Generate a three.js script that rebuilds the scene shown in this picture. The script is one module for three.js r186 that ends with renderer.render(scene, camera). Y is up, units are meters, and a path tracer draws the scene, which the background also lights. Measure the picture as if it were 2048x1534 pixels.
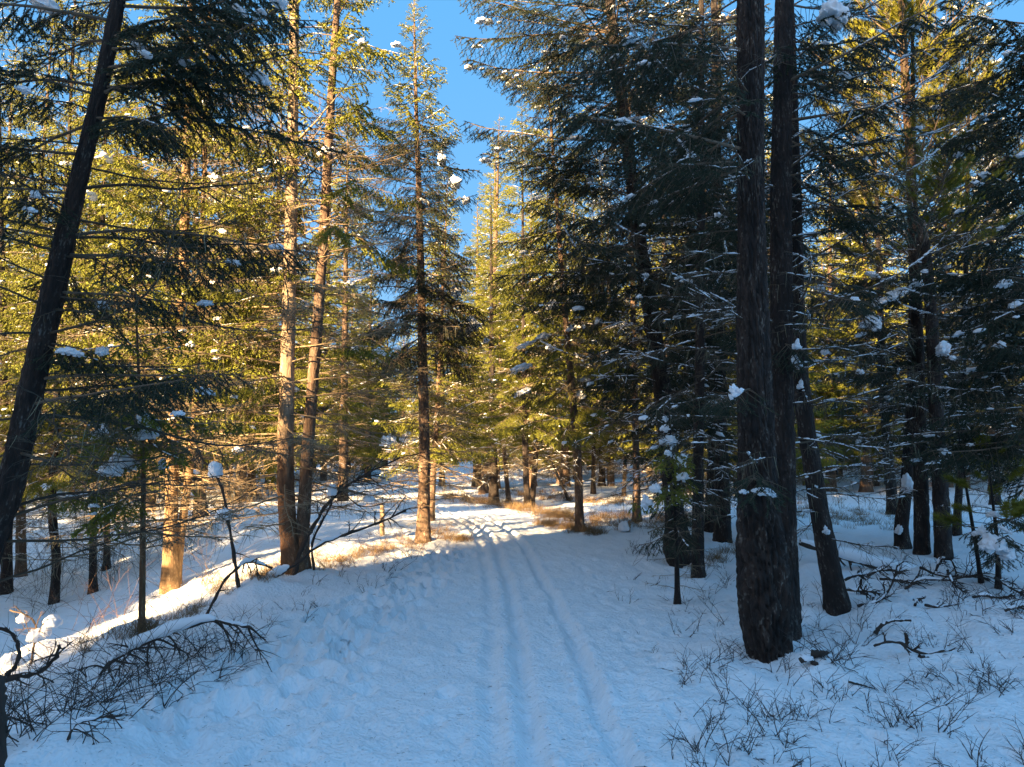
import * as THREE from 'three';
import { createNoise2D, createNoise3D } from 'simplex-noise';

// ------------------------------------------------------------------ camera, sky, sun, exposure
const W0 = 2048, H0 = 1534, F = 1473, EYE = 1.65, PITCH = Math.atan(148 / F);
const scene = new THREE.Scene();
const camera = new THREE.PerspectiveCamera(2 * Math.atan(H0 / 2 / F) * 180 / Math.PI, W0 / H0, 0.1, 600);
camera.position.set(0, EYE, 0);
camera.rotation.set(PITCH, 0, 0);
scene.add(camera);
const SUN_AZ = 40 * Math.PI / 180, SUN_EL = 13 * Math.PI / 180;
const toSun = new THREE.Vector3(-Math.sin(SUN_AZ) * Math.cos(SUN_EL), Math.sin(SUN_EL), Math.cos(SUN_AZ) * Math.cos(SUN_EL));
{ // clear winter sky with a low sun behind the viewer's left shoulder
  const w = 512, h = 256, d = new Float32Array(w * h * 4), mix = (a, b, t) => a + (b - a) * t;
  for (let j = 0; j < h; j++) for (let i = 0; i < w; i++) {
    const el = ((j + 0.5) / h - 0.5) * Math.PI, az = ((i + 0.5) / w - 0.5) * 2 * Math.PI;
    const y = Math.sin(el), c = Math.cos(el), x = c * Math.cos(az), z = c * Math.sin(az);
    const e = Math.max(0, y), k = Math.pow(1 - e, 3.2);
    let r = mix(0.0175, 0.055, k), g = mix(0.064, 0.096, k), b = mix(0.132, 0.142, k);
    const cs = Math.max(0, x * toSun.x + y * toSun.y + z * toSun.z), gl = Math.pow(cs, 7);
    const gb = cs * cs; r += 0.14 * gl + 0.052 * gb; g += 0.11 * gl + 0.044 * gb; b += 0.08 * gl + 0.036 * gb;
    const o = (j * w + i) * 4; d[o] = r; d[o + 1] = g; d[o + 2] = b; d[o + 3] = 1;
  }
  const t = new THREE.DataTexture(d, w, h, THREE.RGBAFormat, THREE.FloatType);
  t.mapping = THREE.EquirectangularReflectionMapping; t.magFilter = THREE.LinearFilter; t.minFilter = THREE.LinearFilter; t.needsUpdate = true;
  scene.background = t; scene.environment = t;
}
const sun = new THREE.DirectionalLight(new THREE.Color().setRGB(1, 0.70, 0.36), 5);
sun.position.copy(toSun).multiplyScalar(80); sun.castShadow = true;
sun.shadow.mapSize.set(4096, 4096);
Object.assign(sun.shadow.camera, { left: -60, right: 60, top: 50, bottom: -50, near: 1, far: 260 });
scene.add(sun, sun.target);
const EXPOSURE = 7.8;

// ------------------------------------------------------------------ small tools
function rngOf(seed) { let a = seed >>> 0; return () => { a = (a + 0x6D2B79F5) >>> 0; let t = a; t = Math.imul(t ^ (t >>> 15), t | 1); t ^= t + Math.imul(t ^ (t >>> 7), t | 61); return ((t ^ (t >>> 14)) >>> 0) / 4294967296; }; }
const n2 = createNoise2D(rngOf(11)), n3 = createNoise3D(rngOf(12));
const clamp = (x, a, b) => Math.min(b, Math.max(a, x)), lerp = (a, b, t) => a + (b - a) * t;
const sstep = (a, b, x) => { const t = clamp((x - a) / (b - a), 0, 1); return t * t * (3 - 2 * t); };
const V = (x, y, z) => new THREE.Vector3(x, y, z);
function interp(table, x) { if (x <= table[0][0]) return table[0][1]; for (let i = 1; i < table.length; i++) if (x <= table[i][0]) return lerp(table[i - 1][1], table[i][1], (x - table[i - 1][0]) / (table[i][0] - table[i - 1][0])); return table[table.length - 1][1]; }
const CP = Math.cos(PITCH), SP = Math.sin(PITCH);
function ray(px, py) { const x = (px - W0 / 2) / F, y = -(py - H0 / 2) / F; return V(x, y * CP + SP, y * SP - CP); }
function at(px, py, depth) { const r = ray(px, py); return V(0, EYE, 0).addScaledVector(r, depth / -r.z); }

// ------------------------------------------------------------------ the lie of the land
const PATH = [[0, 0.28], [4, 0.28], [6.3, 0.22], [8.5, 0.17], [11, 0.02], [13, -0.13], [16, -0.5], [19, -1.1], [23, -2.1], [28, -4.0], [40, -10], [60, -22]];
const SHOULDER = [[0, -2.0], [4, -2.45], [6.5, -2.75], [9.5, -3.15], [12, -3.7], [16, -5], [24, -9]];
const RUTS = [[-0.40, 0.5], [-0.15, 1], [0.34, 1.15]];
const dents = [];
{ const r = rngOf(77);
  for (let i = 0; i < 230; i++) { const d = 4.5 + r() * 8, t = (d - 4.5) / 8; dents.push([lerp(-2.1, -0.9, t) + (r() - 0.5) * (1.0 - t * 0.3), -d, 0.05 + r() * 0.06, 0.035 + r() * 0.05, 0.11 + r() * 0.06]); }
  for (let i = 0; i < 40; i++) { const d = 2.8 + i * 0.24; dents.push([-1.15 + Math.sin(i * 0.7) * 0.1 + (i % 2 ? 0.13 : -0.13) - d * 0.02, -d, 0.06, 0.045, 0.14]); }
  for (let i = 0; i < 110; i++) dents.push([-2.2 + r() * 5.5, -(3 + r() * 10), 0.04 + r() * 0.06, 0.018 + r() * 0.028, 0.06 + r() * 0.06]);
  for (let i = 0; i < 26; i++) { const d = 3.3 + i * 0.33; dents.push([1.05 + Math.sin(i * 2.1) * 0.12 + (i % 2 ? 0.11 : -0.11), -d, 0.055, 0.03, 0.13]); }
}
const dentGrid = new Map();
for (const q of dents) for (let a = -1; a <= 1; a++) for (let b = -1; b <= 1; b++) { const k = (Math.floor(q[0] * 2) + a) + ',' + (Math.floor(q[1] * 2) + b); if (!dentGrid.has(k)) dentGrid.set(k, []); dentGrid.get(k).push(q); }
const mounds = [];   // [x, z, radius, height], filled below before the ground is built
const mound = (px, py, rad, h) => { const p = onGround(px, py); mounds.push([p.x, p.z, rad, h]); };
const wells = [];    // [x, z, trunk radius]: the hollow melted round a trunk
function landBase(x, z) {
  const d = -z;
  let y = -1.35 * sstep(0, 4.6, interp(SHOULDER, d) - x) * (1 - sstep(17, 30, d));
  y += 0.16 * sstep(9, 15, d) - 0.1 * sstep(16, 24, d);
  y += 0.028 * Math.max(0, d - 38) * sstep(38, 60, d) + 0.03 * Math.max(0, d - 90);
  y += 0.25 * sstep(2.2, 7, x - interp(PATH, d)) * sstep(2, 6, d) * (0.5 + 0.5 * n2(x * 0.12 + 3, z * 0.12));
  y += 0.10 * n2(x * 0.16, z * 0.16) * sstep(1.2, 4, Math.abs(x - interp(PATH, d))) + 0.018 * n2(x * 0.55 + 9, z * 0.55);
  return y;
}
function land(x, z, fine = true) {
  const d = -z; let y = landBase(x, z);
  for (const q of wells) { const a = Math.hypot(x - q[0], z - q[1]) / q[2]; if (a < 6) y += q[2] * (-0.42 * Math.exp(-((a / 1.5) ** 2)) + 0.22 * Math.exp(-(((a - 2.9) / 1.1) ** 2))); }
  for (const m of mounds) { const q = ((x - m[0]) ** 2 + (z - m[1]) ** 2) / (m[2] * m[2]); if (q < 6) y += m[3] * Math.exp(-q * 1.4); }
  if (!fine) return y;
  const off = x - interp(PATH, d), packed = 1 - sstep(1.1, 1.9, Math.abs(off));
  y += (0.014 + 0.012 * (1 - packed)) * n2(x * 1.5, z * 1.5) + 0.012 * n2(x * 4.1, z * 4.1) + 0.009 * n2(x * 9, z * 9) + 0.003 * n2(x * 23, z * 23);
  if (d > 0 && d < 34) for (const r of RUTS) {
    const u = Math.abs(off - r[0] - 0.03 * n2(d * 0.5, r[0])), wob = r[1] * (0.75 + 0.45 * n2(d * 1.3, r[0] * 9));
    y += wob * (-0.08 * (1 - sstep(0.02, 0.085, u)) + 0.026 * Math.exp(-(((u - 0.12) / 0.04) ** 2)) * (0.6 + n2(d * 5, r[0] * 3) * 0.8));
  }
  const g = dentGrid.get(Math.floor(x * 2) + ',' + Math.floor(z * 2));
  if (g) for (const q of g) { const a = (x - q[0]) / q[2], b = (z - q[1]) / q[4], s = a * a + b * b; if (s < 5) y += q[3] * (-Math.exp(-s * s * 1.1) + 0.3 * Math.exp(-((Math.sqrt(s) - 1.3) ** 2) * 8)); }
  return y;
}
function onGround(px, py, fine = false) {
  const r = ray(px, py); let a = 1.5, b = a;
  for (; b < 240; b *= 1.02) { if (EYE + r.y * b < land(r.x * b, r.z * b, fine)) break; a = b; }
  for (let i = 0; i < 18; i++) { const m = (a + b) / 2; if (EYE + r.y * m < land(r.x * m, r.z * m, fine)) b = m; else a = m; }
  return V(r.x * b, land(r.x * b, r.z * b, true), r.z * b);
}
for (const [px, py, r, h] of [[500, 1190, 0.45, 0.16], [600, 1165, 0.5, 0.2], [250, 1300, 0.4, 0.22], [330, 1280, 0.5, 0.12], [190, 1480, 0.35, 0.13], [1640, 1225, 0.6, 0.12], [1530, 1330, 0.7, 0.1],
  [1420, 1110, 0.7, 0.2], [1700, 1190, 0.5, 0.12], [1800, 1180, 0.6, 0.2], [1900, 1165, 0.6, 0.25], [1980, 1190, 0.7, 0.25], [1850, 1215, 0.5, 0.16], [1760, 1235, 0.5, 0.1], [2040, 1250, 0.6, 0.2], [1610, 1140, 0.5, 0.1],
  [935, 1078, 0.25, 0.16], [870, 1065, 0.5, 0.1], [1255, 1062, 0.28, 0.22], [1340, 1060, 0.6, 0.12], [770, 1060, 0.6, 0.12], [690, 1100, 0.7, 0.12], [1620, 1335, 0.22, 0.12], [60, 1330, 0.5, 0.25], [120, 1500, 0.5, 0.12]]) mound(px, py, r, h);
for (const [px, py, w] of [[1534, 1308, 90], [1674, 1218, 40], [1356, 1128, 44], [1396, 1156, 23], [1446, 1086, 30], [592, 1140, 50], [846, 1084, 25], [1160, 1062, 20], [344, 1180, 38], [284, 1258, 13], [1845, 1110, 27], [1886, 1116, 29], [1806, 1097, 28]]) { const q = onGround(px, py); wells.push([q.x, q.z, w / F * -q.z / 2]); }

// ------------------------------------------------------------------ textures and materials
function fbmTile(size, cells, oct, seed) {   // a periodic value-noise field
  const out = new Float32Array(size * size); let amp = 1, tot = 0;
  for (let o = 0; o < oct; o++) {
    const cx = cells[0] << o, cy = cells[1] << o, r = rngOf(seed + o * 31), g = new Float32Array(cx * cy).map(() => r());
    for (let j = 0; j < size; j++) for (let i = 0; i < size; i++) {
      const x = i / size * cx, y = j / size * cy, x0 = Math.floor(x), y0 = Math.floor(y), fx = x - x0, fy = y - y0, sx = fx * fx * (3 - 2 * fx), sy = fy * fy * (3 - 2 * fy);
      const a = g[(y0 % cy) * cx + x0 % cx], b = g[(y0 % cy) * cx + (x0 + 1) % cx], c = g[((y0 + 1) % cy) * cx + x0 % cx], e = g[((y0 + 1) % cy) * cx + (x0 + 1) % cx];
      out[j * size + i] += amp * lerp(lerp(a, b, sx), lerp(c, e, sx), sy);
    }
    tot += amp; amp *= 0.55;
  }
  return out.map((v) => v / tot);
}
function texOf(size, f, srgb) {
  const d = new Uint8Array(size * size * 4);
  for (let i = 0; i < size * size; i++) { const c = f(i); d[i * 4] = clamp(c[0], 0, 1) * 255; d[i * 4 + 1] = clamp(c[1], 0, 1) * 255; d[i * 4 + 2] = clamp(c[2], 0, 1) * 255; d[i * 4 + 3] = 255; }
  const t = new THREE.DataTexture(d, size, size); t.wrapS = t.wrapT = THREE.RepeatWrapping; t.magFilter = THREE.LinearFilter; t.minFilter = THREE.LinearMipmapLinearFilter; t.generateMipmaps = true;
  if (srgb) t.colorSpace = THREE.SRGBColorSpace; t.needsUpdate = true; return t;
}
const toS = (v) => v <= 0.0031308 ? v * 12.92 : 1.055 * v ** (1 / 2.4) - 0.055;
const barkA = fbmTile(512, [14, 4], 4, 5), barkB = fbmTile(512, [5, 3], 3, 9), barkC = fbmTile(512, [40, 24], 2, 15);
const ridge = (i) => Math.pow(1 - Math.abs(2 * barkA[i] - 1), 1.4);
const barkBump = texOf(512, (i) => { const v = 0.75 * (1 - ridge(i)) + 0.25 * barkC[i]; return [v, v, v]; });
const barkMap = (a, b, c) => texOf(512, (i) => {   // three bark tones blended by noise: furrow wood, plate, lichen flecks
  const k = clamp(barkB[i] * 1.6 - 0.3, 0, 1), l = clamp((barkC[i] - 0.62) * 6, 0, 1) * clamp((barkB[i] - 0.45) * 5, 0, 1), s = 0.75 + 0.5 * barkC[i];
  return [0, 1, 2].map((n) => toS(lerp(lerp(a[n], b[n], k), c[n], l) * s));
}, true);
const std = (o) => new THREE.MeshStandardMaterial({ roughness: 0.9, ...o });
const M = {
  darkBark: std({ name: 'dark furrowed bark', map: barkMap([0.013, 0.008, 0.006], [0.042, 0.025, 0.017], [0.11, 0.095, 0.08]), bumpMap: barkBump, bumpScale: 0.02, vertexColors: true }),  // tones lowered below the bark's own to deepen shade on these trunks
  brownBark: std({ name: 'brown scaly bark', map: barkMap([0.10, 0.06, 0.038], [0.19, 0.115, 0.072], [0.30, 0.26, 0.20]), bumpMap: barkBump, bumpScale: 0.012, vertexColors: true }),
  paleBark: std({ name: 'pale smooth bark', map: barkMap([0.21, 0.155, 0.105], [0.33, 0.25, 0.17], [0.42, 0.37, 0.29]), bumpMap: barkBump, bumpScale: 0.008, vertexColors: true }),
  bareWood: std({ name: 'bare weathered wood', map: barkMap([0.34, 0.25, 0.18], [0.48, 0.37, 0.27], [0.55, 0.47, 0.38]), bumpMap: barkBump, bumpScale: 0.004, vertexColors: true }),
  foliage: std({ name: 'needles and twigs', vertexColors: true, roughness: 0.75 }),
  twig: std({ name: 'dead twigs', vertexColors: true, roughness: 0.9 }),
  snow: std({ name: 'clinging snow', color: new THREE.Color().setRGB(0.84, 0.86, 0.89), roughness: 0.7 }),
};
const snowA = fbmTile(512, [6, 6], 5, 41), snowB = fbmTile(512, [64, 64], 2, 43);
M.ground = std({ name: 'settled snow', map: texOf(512, (i) => { const v = 0.93 + 0.05 * (snowA[i] - 0.5) + 0.03 * (snowB[i] - 0.5); return [v * 0.985, v * 0.992, v]; }, true), bumpMap: texOf(512, (i) => { const v = 0.6 * snowA[i] + 0.4 * snowB[i]; return [v, v, v]; }), bumpScale: 0.03, roughness: 0.75 });

const SNOW = [0.84, 0.86, 0.89];

// ------------------------------------------------------------------ geometry collector
class Geo {
  constructor() { this.p = []; this.n = []; this.c = []; this.u = []; this.i = []; }
  vert(p, n, c, u = 0, v = 0) { this.p.push(p.x, p.y, p.z); this.n.push(n.x, n.y, n.z); this.c.push(c[0], c[1], c[2]); this.u.push(u, v); return this.p.length / 3 - 1; }
  tri(a, b, c, col) { const n = V().subVectors(b, a).cross(V().subVectors(c, a)).normalize(); this.i.push(this.vert(a, n, col), this.vert(b, n, col), this.vert(c, n, col)); }
  tube(pts, rad, sides, col, flat = 1) {   // col: one colour or (k, point) => colour
    const N = pts.length, T = V(), A = V(), B = V(); let first = -1, len = 0; let ref = null;
    for (let k = 0; k < N; k++) {
      T.subVectors(pts[Math.min(k + 1, N - 1)], pts[Math.max(k - 1, 0)]).normalize();
      if (!ref) ref = Math.abs(T.y) < 0.9 ? V(0, 1, 0) : V(1, 0, 0);
      A.copy(ref).addScaledVector(T, -ref.dot(T)).normalize(); B.crossVectors(T, A); ref = A.clone();
      if (k) len += pts[k].distanceTo(pts[k - 1]);
      const r = Array.isArray(rad) ? rad[k] : rad(k / (N - 1)), c = typeof col === 'function' ? col(k / (N - 1), pts[k]) : col;
      for (let s = 0; s < sides; s++) {
        const t = s / sides * Math.PI * 2, n = V().addScaledVector(A, Math.cos(t) * flat).addScaledVector(B, Math.sin(t));
        const id = this.vert(V().copy(pts[k]).addScaledVector(n, r), n.clone().normalize(), c, s / sides * 2 * Math.PI * r, len); if (first < 0) first = id;
      }
    }
    for (let k = 0; k < N - 1; k++) for (let s = 0; s < sides; s++) { const a = first + k * sides + s, b = first + k * sides + (s + 1) % sides; this.i.push(a, b, a + sides, b, b + sides, a + sides); }
    const e = this.vert(V().copy(pts[N - 1]).addScaledVector(T, (Array.isArray(rad) ? rad[N - 1] : rad(1)) * 0.5), T.clone(), typeof col === 'function' ? col(1, pts[N - 1]) : col);
    for (let s = 0; s < sides; s++) this.i.push(first + (N - 1) * sides + s, first + (N - 1) * sides + (s + 1) % sides, e);
  }
  blob(c, rx, ry, rz, seed, det = 1, rough = 0.25, col = SNOW) {
    const g = ICO[det], f0 = this.p.length / 3, pp = [];
    for (const q of g.v) { const k = 1 + rough * n3(q.x * 1.3 + seed * 3.7, q.y * 1.3, q.z * 1.3 + seed) + rough * 0.4 * n3(q.x * 3.1 + seed, q.y * 3.1, q.z * 3.1); const yy = q.y < -0.25 ? -0.25 + (q.y + 0.25) * 0.3 : q.y; pp.push(V(c.x + q.x * k * rx, c.y + yy * k * ry, c.z + q.z * k * rz)); }
    const nn = pp.map(() => V());
    for (const [a, b, e] of g.f) { const n = V().subVectors(pp[b], pp[a]).cross(V().subVectors(pp[e], pp[a])); nn[a].add(n); nn[b].add(n); nn[e].add(n); this.i.push(f0 + a, f0 + b, f0 + e); }
    pp.forEach((p, k) => this.vert(p, nn[k].normalize(), col));
  }
  build() {
    const g = new THREE.BufferGeometry();
    g.setAttribute('position', new THREE.Float32BufferAttribute(this.p, 3)); g.setAttribute('normal', new THREE.Float32BufferAttribute(this.n, 3));
    g.setAttribute('color', new THREE.Float32BufferAttribute(this.c, 3)); g.setAttribute('uv', new THREE.Float32BufferAttribute(this.u, 2)); g.setIndex(this.i);
    return g;
  }
}
const ICO = [0, 1, 2, 3].map((det) => {
  const g = new THREE.IcosahedronGeometry(1, det ? det * 2 - 1 : 0), a = g.attributes.position, key = new Map(), v = [], f = [], id = [];
  for (let i = 0; i < a.count; i++) { const k = [a.getX(i), a.getY(i), a.getZ(i)].map((q) => q.toFixed(4)).join(); if (!key.has(k)) { key.set(k, v.length); v.push(V().fromBufferAttribute(a, i)); } id.push(key.get(k)); }
  for (let i = 0; i < id.length; i += 3) f.push([id[i], id[i + 1], id[i + 2]]);
  return { v, f };
});
const used = {};
function numbered(n) { const k = (used[n] ?? -1) + 1; used[n] = k; return k ? n + '_' + String(k).padStart(3, '0') : n; }
function finish(o) { o.castShadow = o.receiveShadow = true; return o; }
function mesh(name, geo, mat, parent) { const o = finish(new THREE.Mesh(geo, mat)); o.name = name; if (parent) parent.add(o); return o; }
function thing(name, label, category, pos, group) { const o = new THREE.Group(); o.name = numbered(name); o.position.copy(pos); o.userData = { label, category }; if (group) o.userData.group = group; scene.add(o); return o; }
function tag(o, label, category, group, kind) { o.userData = { label, category }; if (group) o.userData.group = group; if (kind) o.userData.kind = kind; return o; }
function instanced(name, geo, mat, mats, parent) { const o = finish(new THREE.InstancedMesh(geo, mat, mats.length)); o.name = name; mats.forEach((m, i) => o.setMatrixAt(i, m)); o.userData.kind = 'stuff'; if (parent) parent.add(o); return o; }

// ------------------------------------------------------------------ branch templates (grow along +x, y up)
const GREEN = (r, dry = 0) => { if (dry < 0) { const k = 0.7 + 0.5 * r(); return [0.024 * k, 0.036 * k, 0.016 * k]; } const k = 0.75 + 0.5 * r(); return [lerp(0.105, 0.200, dry) * k, lerp(0.135, 0.186, dry) * k, lerp(0.010, 0.008, dry) * k]; };  // dry sets gold painted for sunlit crowns; negative darkens needles for shaded firs
const WOOD = (r) => { const k = 0.75 + 0.5 * r(); return [0.13 * k, 0.092 * k, 0.06 * k]; };
const DEAD = (r) => { const k = 0.65 + 0.7 * r(); return [0.14 * k, 0.100 * k, 0.058 * k]; };
function shoot(G, a, b, r, lod, col) {   // one twiglet clothed in needles
  const dir = V().subVectors(b, a), L = dir.length(); dir.normalize();
  const up = Math.abs(dir.y) < 0.9 ? V(0, 1, 0) : V(1, 0, 0), s = V().crossVectors(dir, up).normalize(), t = V().crossVectors(s, dir);
  const per = [0.0048, 0.0105, 0.028][lod], nl = [0.026, 0.034, 0.050][lod], nw = [0.0042, 0.0092, 0.021][lod], n = Math.max(2, Math.ceil(L / per));
  for (let k = 0; k < n; k++) {
    const f = (k + r()) / n, ang = r() * Math.PI * 2, o = V().addScaledVector(s, Math.cos(ang)).addScaledVector(t, Math.sin(ang) * 0.75), w = V().crossVectors(dir, o).normalize();
    const p = V().copy(a).addScaledVector(dir, L * f), len = nl * (0.8 + 0.4 * r());
    const tip = V().copy(p).addScaledVector(dir, len * 0.65).addScaledVector(o, len * 0.75);
    G.tri(V().copy(p).addScaledVector(w, nw), V().copy(p).addScaledVector(w, -nw), tip, col(r));
  }
}
function curve(r, a, dir, L, n, droop, kink, up = 0) {   // a wandering twig
  const pts = [a.clone()], d = dir.clone().normalize(), p = a.clone();
  for (let k = 1; k <= n; k++) { d.x += (r() - 0.5) * kink; d.y += (r() - 0.5) * kink - droop / n + up * k / n / n * 2; d.z += (r() - 0.5) * kink; d.normalize(); p.addScaledVector(d, L / n); pts.push(p.clone()); }
  return pts;
}
const along = (pts, s) => { const x = clamp(s, 0, 0.9999) * (pts.length - 1), k = Math.floor(x); return V().lerpVectors(pts[k], pts[k + 1], x - k); };
const tangent = (pts, s) => { const k = Math.min(pts.length - 2, Math.floor(clamp(s, 0, 0.9999) * (pts.length - 1))); return V().subVectors(pts[k + 1], pts[k]).normalize(); };
function snowRidge(G, pts, s0, s1, r, rad) {   // a broken line of small lumps along the top of a twig
  let L = 0; for (let k = 1; k < pts.length; k++) L += pts[k].distanceTo(pts[k - 1]);
  for (let s = s0; s < s1;) { const q = rad * (0.45 + 0.75 * r()) * (0.5 + 0.5 * Math.sin(Math.PI * clamp((s - s0) / (s1 - s0), 0.08, 0.92))), c = along(pts, s); G.blob(V(c.x, c.y + q * 0.45, c.z), q * 1.5, q * 0.8, q * 1.15, s * 50, q > 0.009 ? 1 : 0, 0.3); s += q * (1.1 + r() * (r() < 0.12 ? 6 : 0.6)) / L; }
}
function liveBranch(seed, len, lod, snowy, dry = 0) {
  const r = rngOf(seed), G = new Geo(), stem = curve(r, V(0, 0, 0), V(1, 0.18, 0), len, 9, 0.65, 0.2, 0.5);
  G.tube(stem, (s) => lerp(0.011, 0.0025, s) * Math.sqrt(len), lod ? 3 : 5, WOOD(r));
  const gap = [0.05, 0.06, 0.085][lod], n = Math.round(len / gap), green = (q) => GREEN(q, dry);
  for (let k = 0; k < n; k++) {
    const s = lerp(0.14, 1, (k + r() * 0.6) / n), side = k % 2 ? 1 : -1, p = along(stem, s), t = tangent(stem, s), a = (0.75 + 0.35 * r());
    let L = (len * 0.40 * Math.pow(1 - s, 0.75) + 0.07) * (0.65 + 0.6 * r()) * (s < 0.35 ? 0.55 + s : 1);
    const dir = V().addScaledVector(t, Math.cos(a)).add(V(0, -0.1 - 0.55 * r(), side * Math.sin(a)));
    const sec = curve(r, p, dir, L, 4, 0.45, 0.16);
    G.tube(sec, (q) => lerp(0.0042, 0.0016, q), 3, WOOD(r));
    if (r() < 0.93) shoot(G, along(sec, s < 0.3 ? 0.4 : 0.1), sec[4], r, lod, green);
    const m = Math.round(L / 0.05);
    for (let j = 1; j < m; j++) {
      if (s < 0.3 && j < m * 0.4) continue;
      const q = (j + r() * 0.5) / m, b = along(sec, q), tt = tangent(sec, q), sd = j % 2 ? 1 : -1, across = V(-tt.z, 0, tt.x).normalize(), l2 = (0.05 + 0.09 * (1 - q)) * (0.7 + 0.6 * r());
      const e = V().copy(b).addScaledVector(tt, l2 * 0.7).addScaledVector(across, sd * l2 * 0.75).add(V(0, -l2 * (0.15 + 0.5 * r()), 0));
      shoot(G, b, e, r, lod, green);
    }
    if (snowy && r() < snowy * 0.32) { const c = along(sec, 0.3 + 0.5 * r()); const q = 0.022 + 0.03 * r() + (r() < 0.15 ? 0.035 : 0); G.blob(c.add(V(0, 0.012, 0)), q * 1.3, q * 0.6, q, seed + k, 1, 0.45); }
  }
  shoot(G, along(stem, 0.85), stem[9], r, lod, green);
  if (snowy) for (let k = 0; k < 2 + 3 * snowy; k++) { const s0 = r() * 0.75; snowRidge(G, stem, s0, Math.min(1, s0 + 0.07 + 0.16 * r()), r, 0.008 + 0.010 * snowy * r()); }
  const g = G.build(); g.userData.len = len; return g;
}
function deadBranch(seed, len, snowy, lichen = 0.5, tone = 1) {  // tone pales the sunlit copies and darkens the shaded ones
  const r = rngOf(seed), G = new Geo(), col = DEAD(r).map((v) => v * tone), stem = curve(r, V(0, 0, 0), V(1, 0.12, 0), len, 11, 0.45, 0.26, 0.45);
  G.tube(stem, (s) => lerp(0.0095, 0.0020, s) * Math.sqrt(len), 4, col);
  const n = Math.round(len / 0.075);
  for (let k = 0; k < n; k++) {
    const s = lerp(0.12, 0.98, (k + r()) / n), side = r() < 0.5 ? 1 : -1, p = along(stem, s), t = tangent(stem, s), a = 0.6 + 0.6 * r();
    const L = (len * 0.34 * (1 - s * 0.7)) * (0.35 + 0.9 * r()) + 0.03, sec = curve(r, p, V().addScaledVector(t, Math.cos(a)).add(V(0, (r() - 0.6) * 0.5, side * Math.sin(a))), L, 4, 0.25, 0.34);
    G.tube(sec, (q) => lerp(0.0042, 0.0014, q), 3, col);
    const m = Math.round(L / 0.07);
    for (let j = 0; j < m; j++) { const q = 0.2 + 0.8 * r(), b = along(sec, q), tt = tangent(sec, q), tw = curve(r, b, V(tt.x + (r() - 0.5) * 1.6, tt.y + (r() - 0.6) * 0.9, tt.z + (r() - 0.5) * 1.6), 0.03 + 0.11 * r(), 2, 0.2, 0.3); G.tube(tw, (z) => lerp(0.0022, 0.001, z), 3, col); }
    if (r() < lichen) for (let j = 0; j < 3; j++) { const b = along(sec, r()), tw = curve(r, b, V((r() - 0.5) * 0.5, -1, (r() - 0.5) * 0.5), 0.05 + 0.11 * r(), 3, 0, 0.4), c = r() < 0.7 ? [0.10, 0.085, 0.05] : [0.22, 0.21, 0.13]; G.tube(tw, (z) => lerp(0.0022, 0.0008, z), 3, c); }
    if (snowy && r() < snowy * 0.45 && L > 0.12) snowRidge(G, sec, 0.1, 0.5 + 0.4 * r(), r, 0.005 + 0.005 * r());
  }
  if (snowy) for (let s = 0.04; s < 0.9;) { const e = s + 0.05 + 0.2 * r(); snowRidge(G, stem, s, Math.min(0.97, e), r, (0.005 + 0.008 * r()) * Math.sqrt(len)); s = e + (0.01 + 0.10 * r()) / Math.max(0.4, snowy); }
  const g = G.build(); g.userData.len = len; return g;
}
function pineBranch(seed, len) {
  const r = rngOf(seed), G = new Geo(), stem = curve(r, V(0, 0, 0), V(1, 0.25, 0), len, 8, -0.1, 0.15, 0.3);
  G.tube(stem, (s) => lerp(0.012, 0.005, s) * Math.sqrt(len), 4, WOOD(r));
  const tuft = (p, d) => { for (let k = 0; k < 46; k++) { const o = V(r() - 0.5, r() - 0.5, r() - 0.5).normalize(), v = V().copy(d).multiplyScalar(0.75).add(o).normalize(), w = V().crossVectors(v, o).normalize().multiplyScalar(0.0042), b = V().copy(p).addScaledVector(d, -0.09 * r()); const c = GREEN(r, 0.8); G.tri(V().addVectors(b, w), V().subVectors(b, w), V().copy(b).addScaledVector(v, 0.10 + 0.06 * r()), c); } };
  tuft(stem[8], tangent(stem, 1));
  const n = Math.round(len / 0.085);
  for (let k = 0; k < n; k++) {
    const s = lerp(0.3, 0.97, (k + r()) / n), p = along(stem, s), t = tangent(stem, s), a = 0.5 + 0.5 * r(), side = k % 2 ? 1 : -1;
    const sec = curve(r, p, V().addScaledVector(t, Math.cos(a)).add(V(0, 0.3 * r(), side * Math.sin(a))), len * 0.3 * (1.1 - s) + 0.06, 3, -0.4, 0.2);
    G.tube(sec, (q) => lerp(0.006, 0.004, q), 3, WOOD(r)); tuft(sec[3], tangent(sec, 1)); if (r() < 0.5) tuft(along(sec, 0.6), tangent(sec, 0.6));
  }
  const g = G.build(); g.userData.len = len; return g;
}
const make = (n, f) => Array.from({ length: n }, (_, i) => f(i));
const LENS = [0.55, 0.95, 1.5, 2.2];
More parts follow.
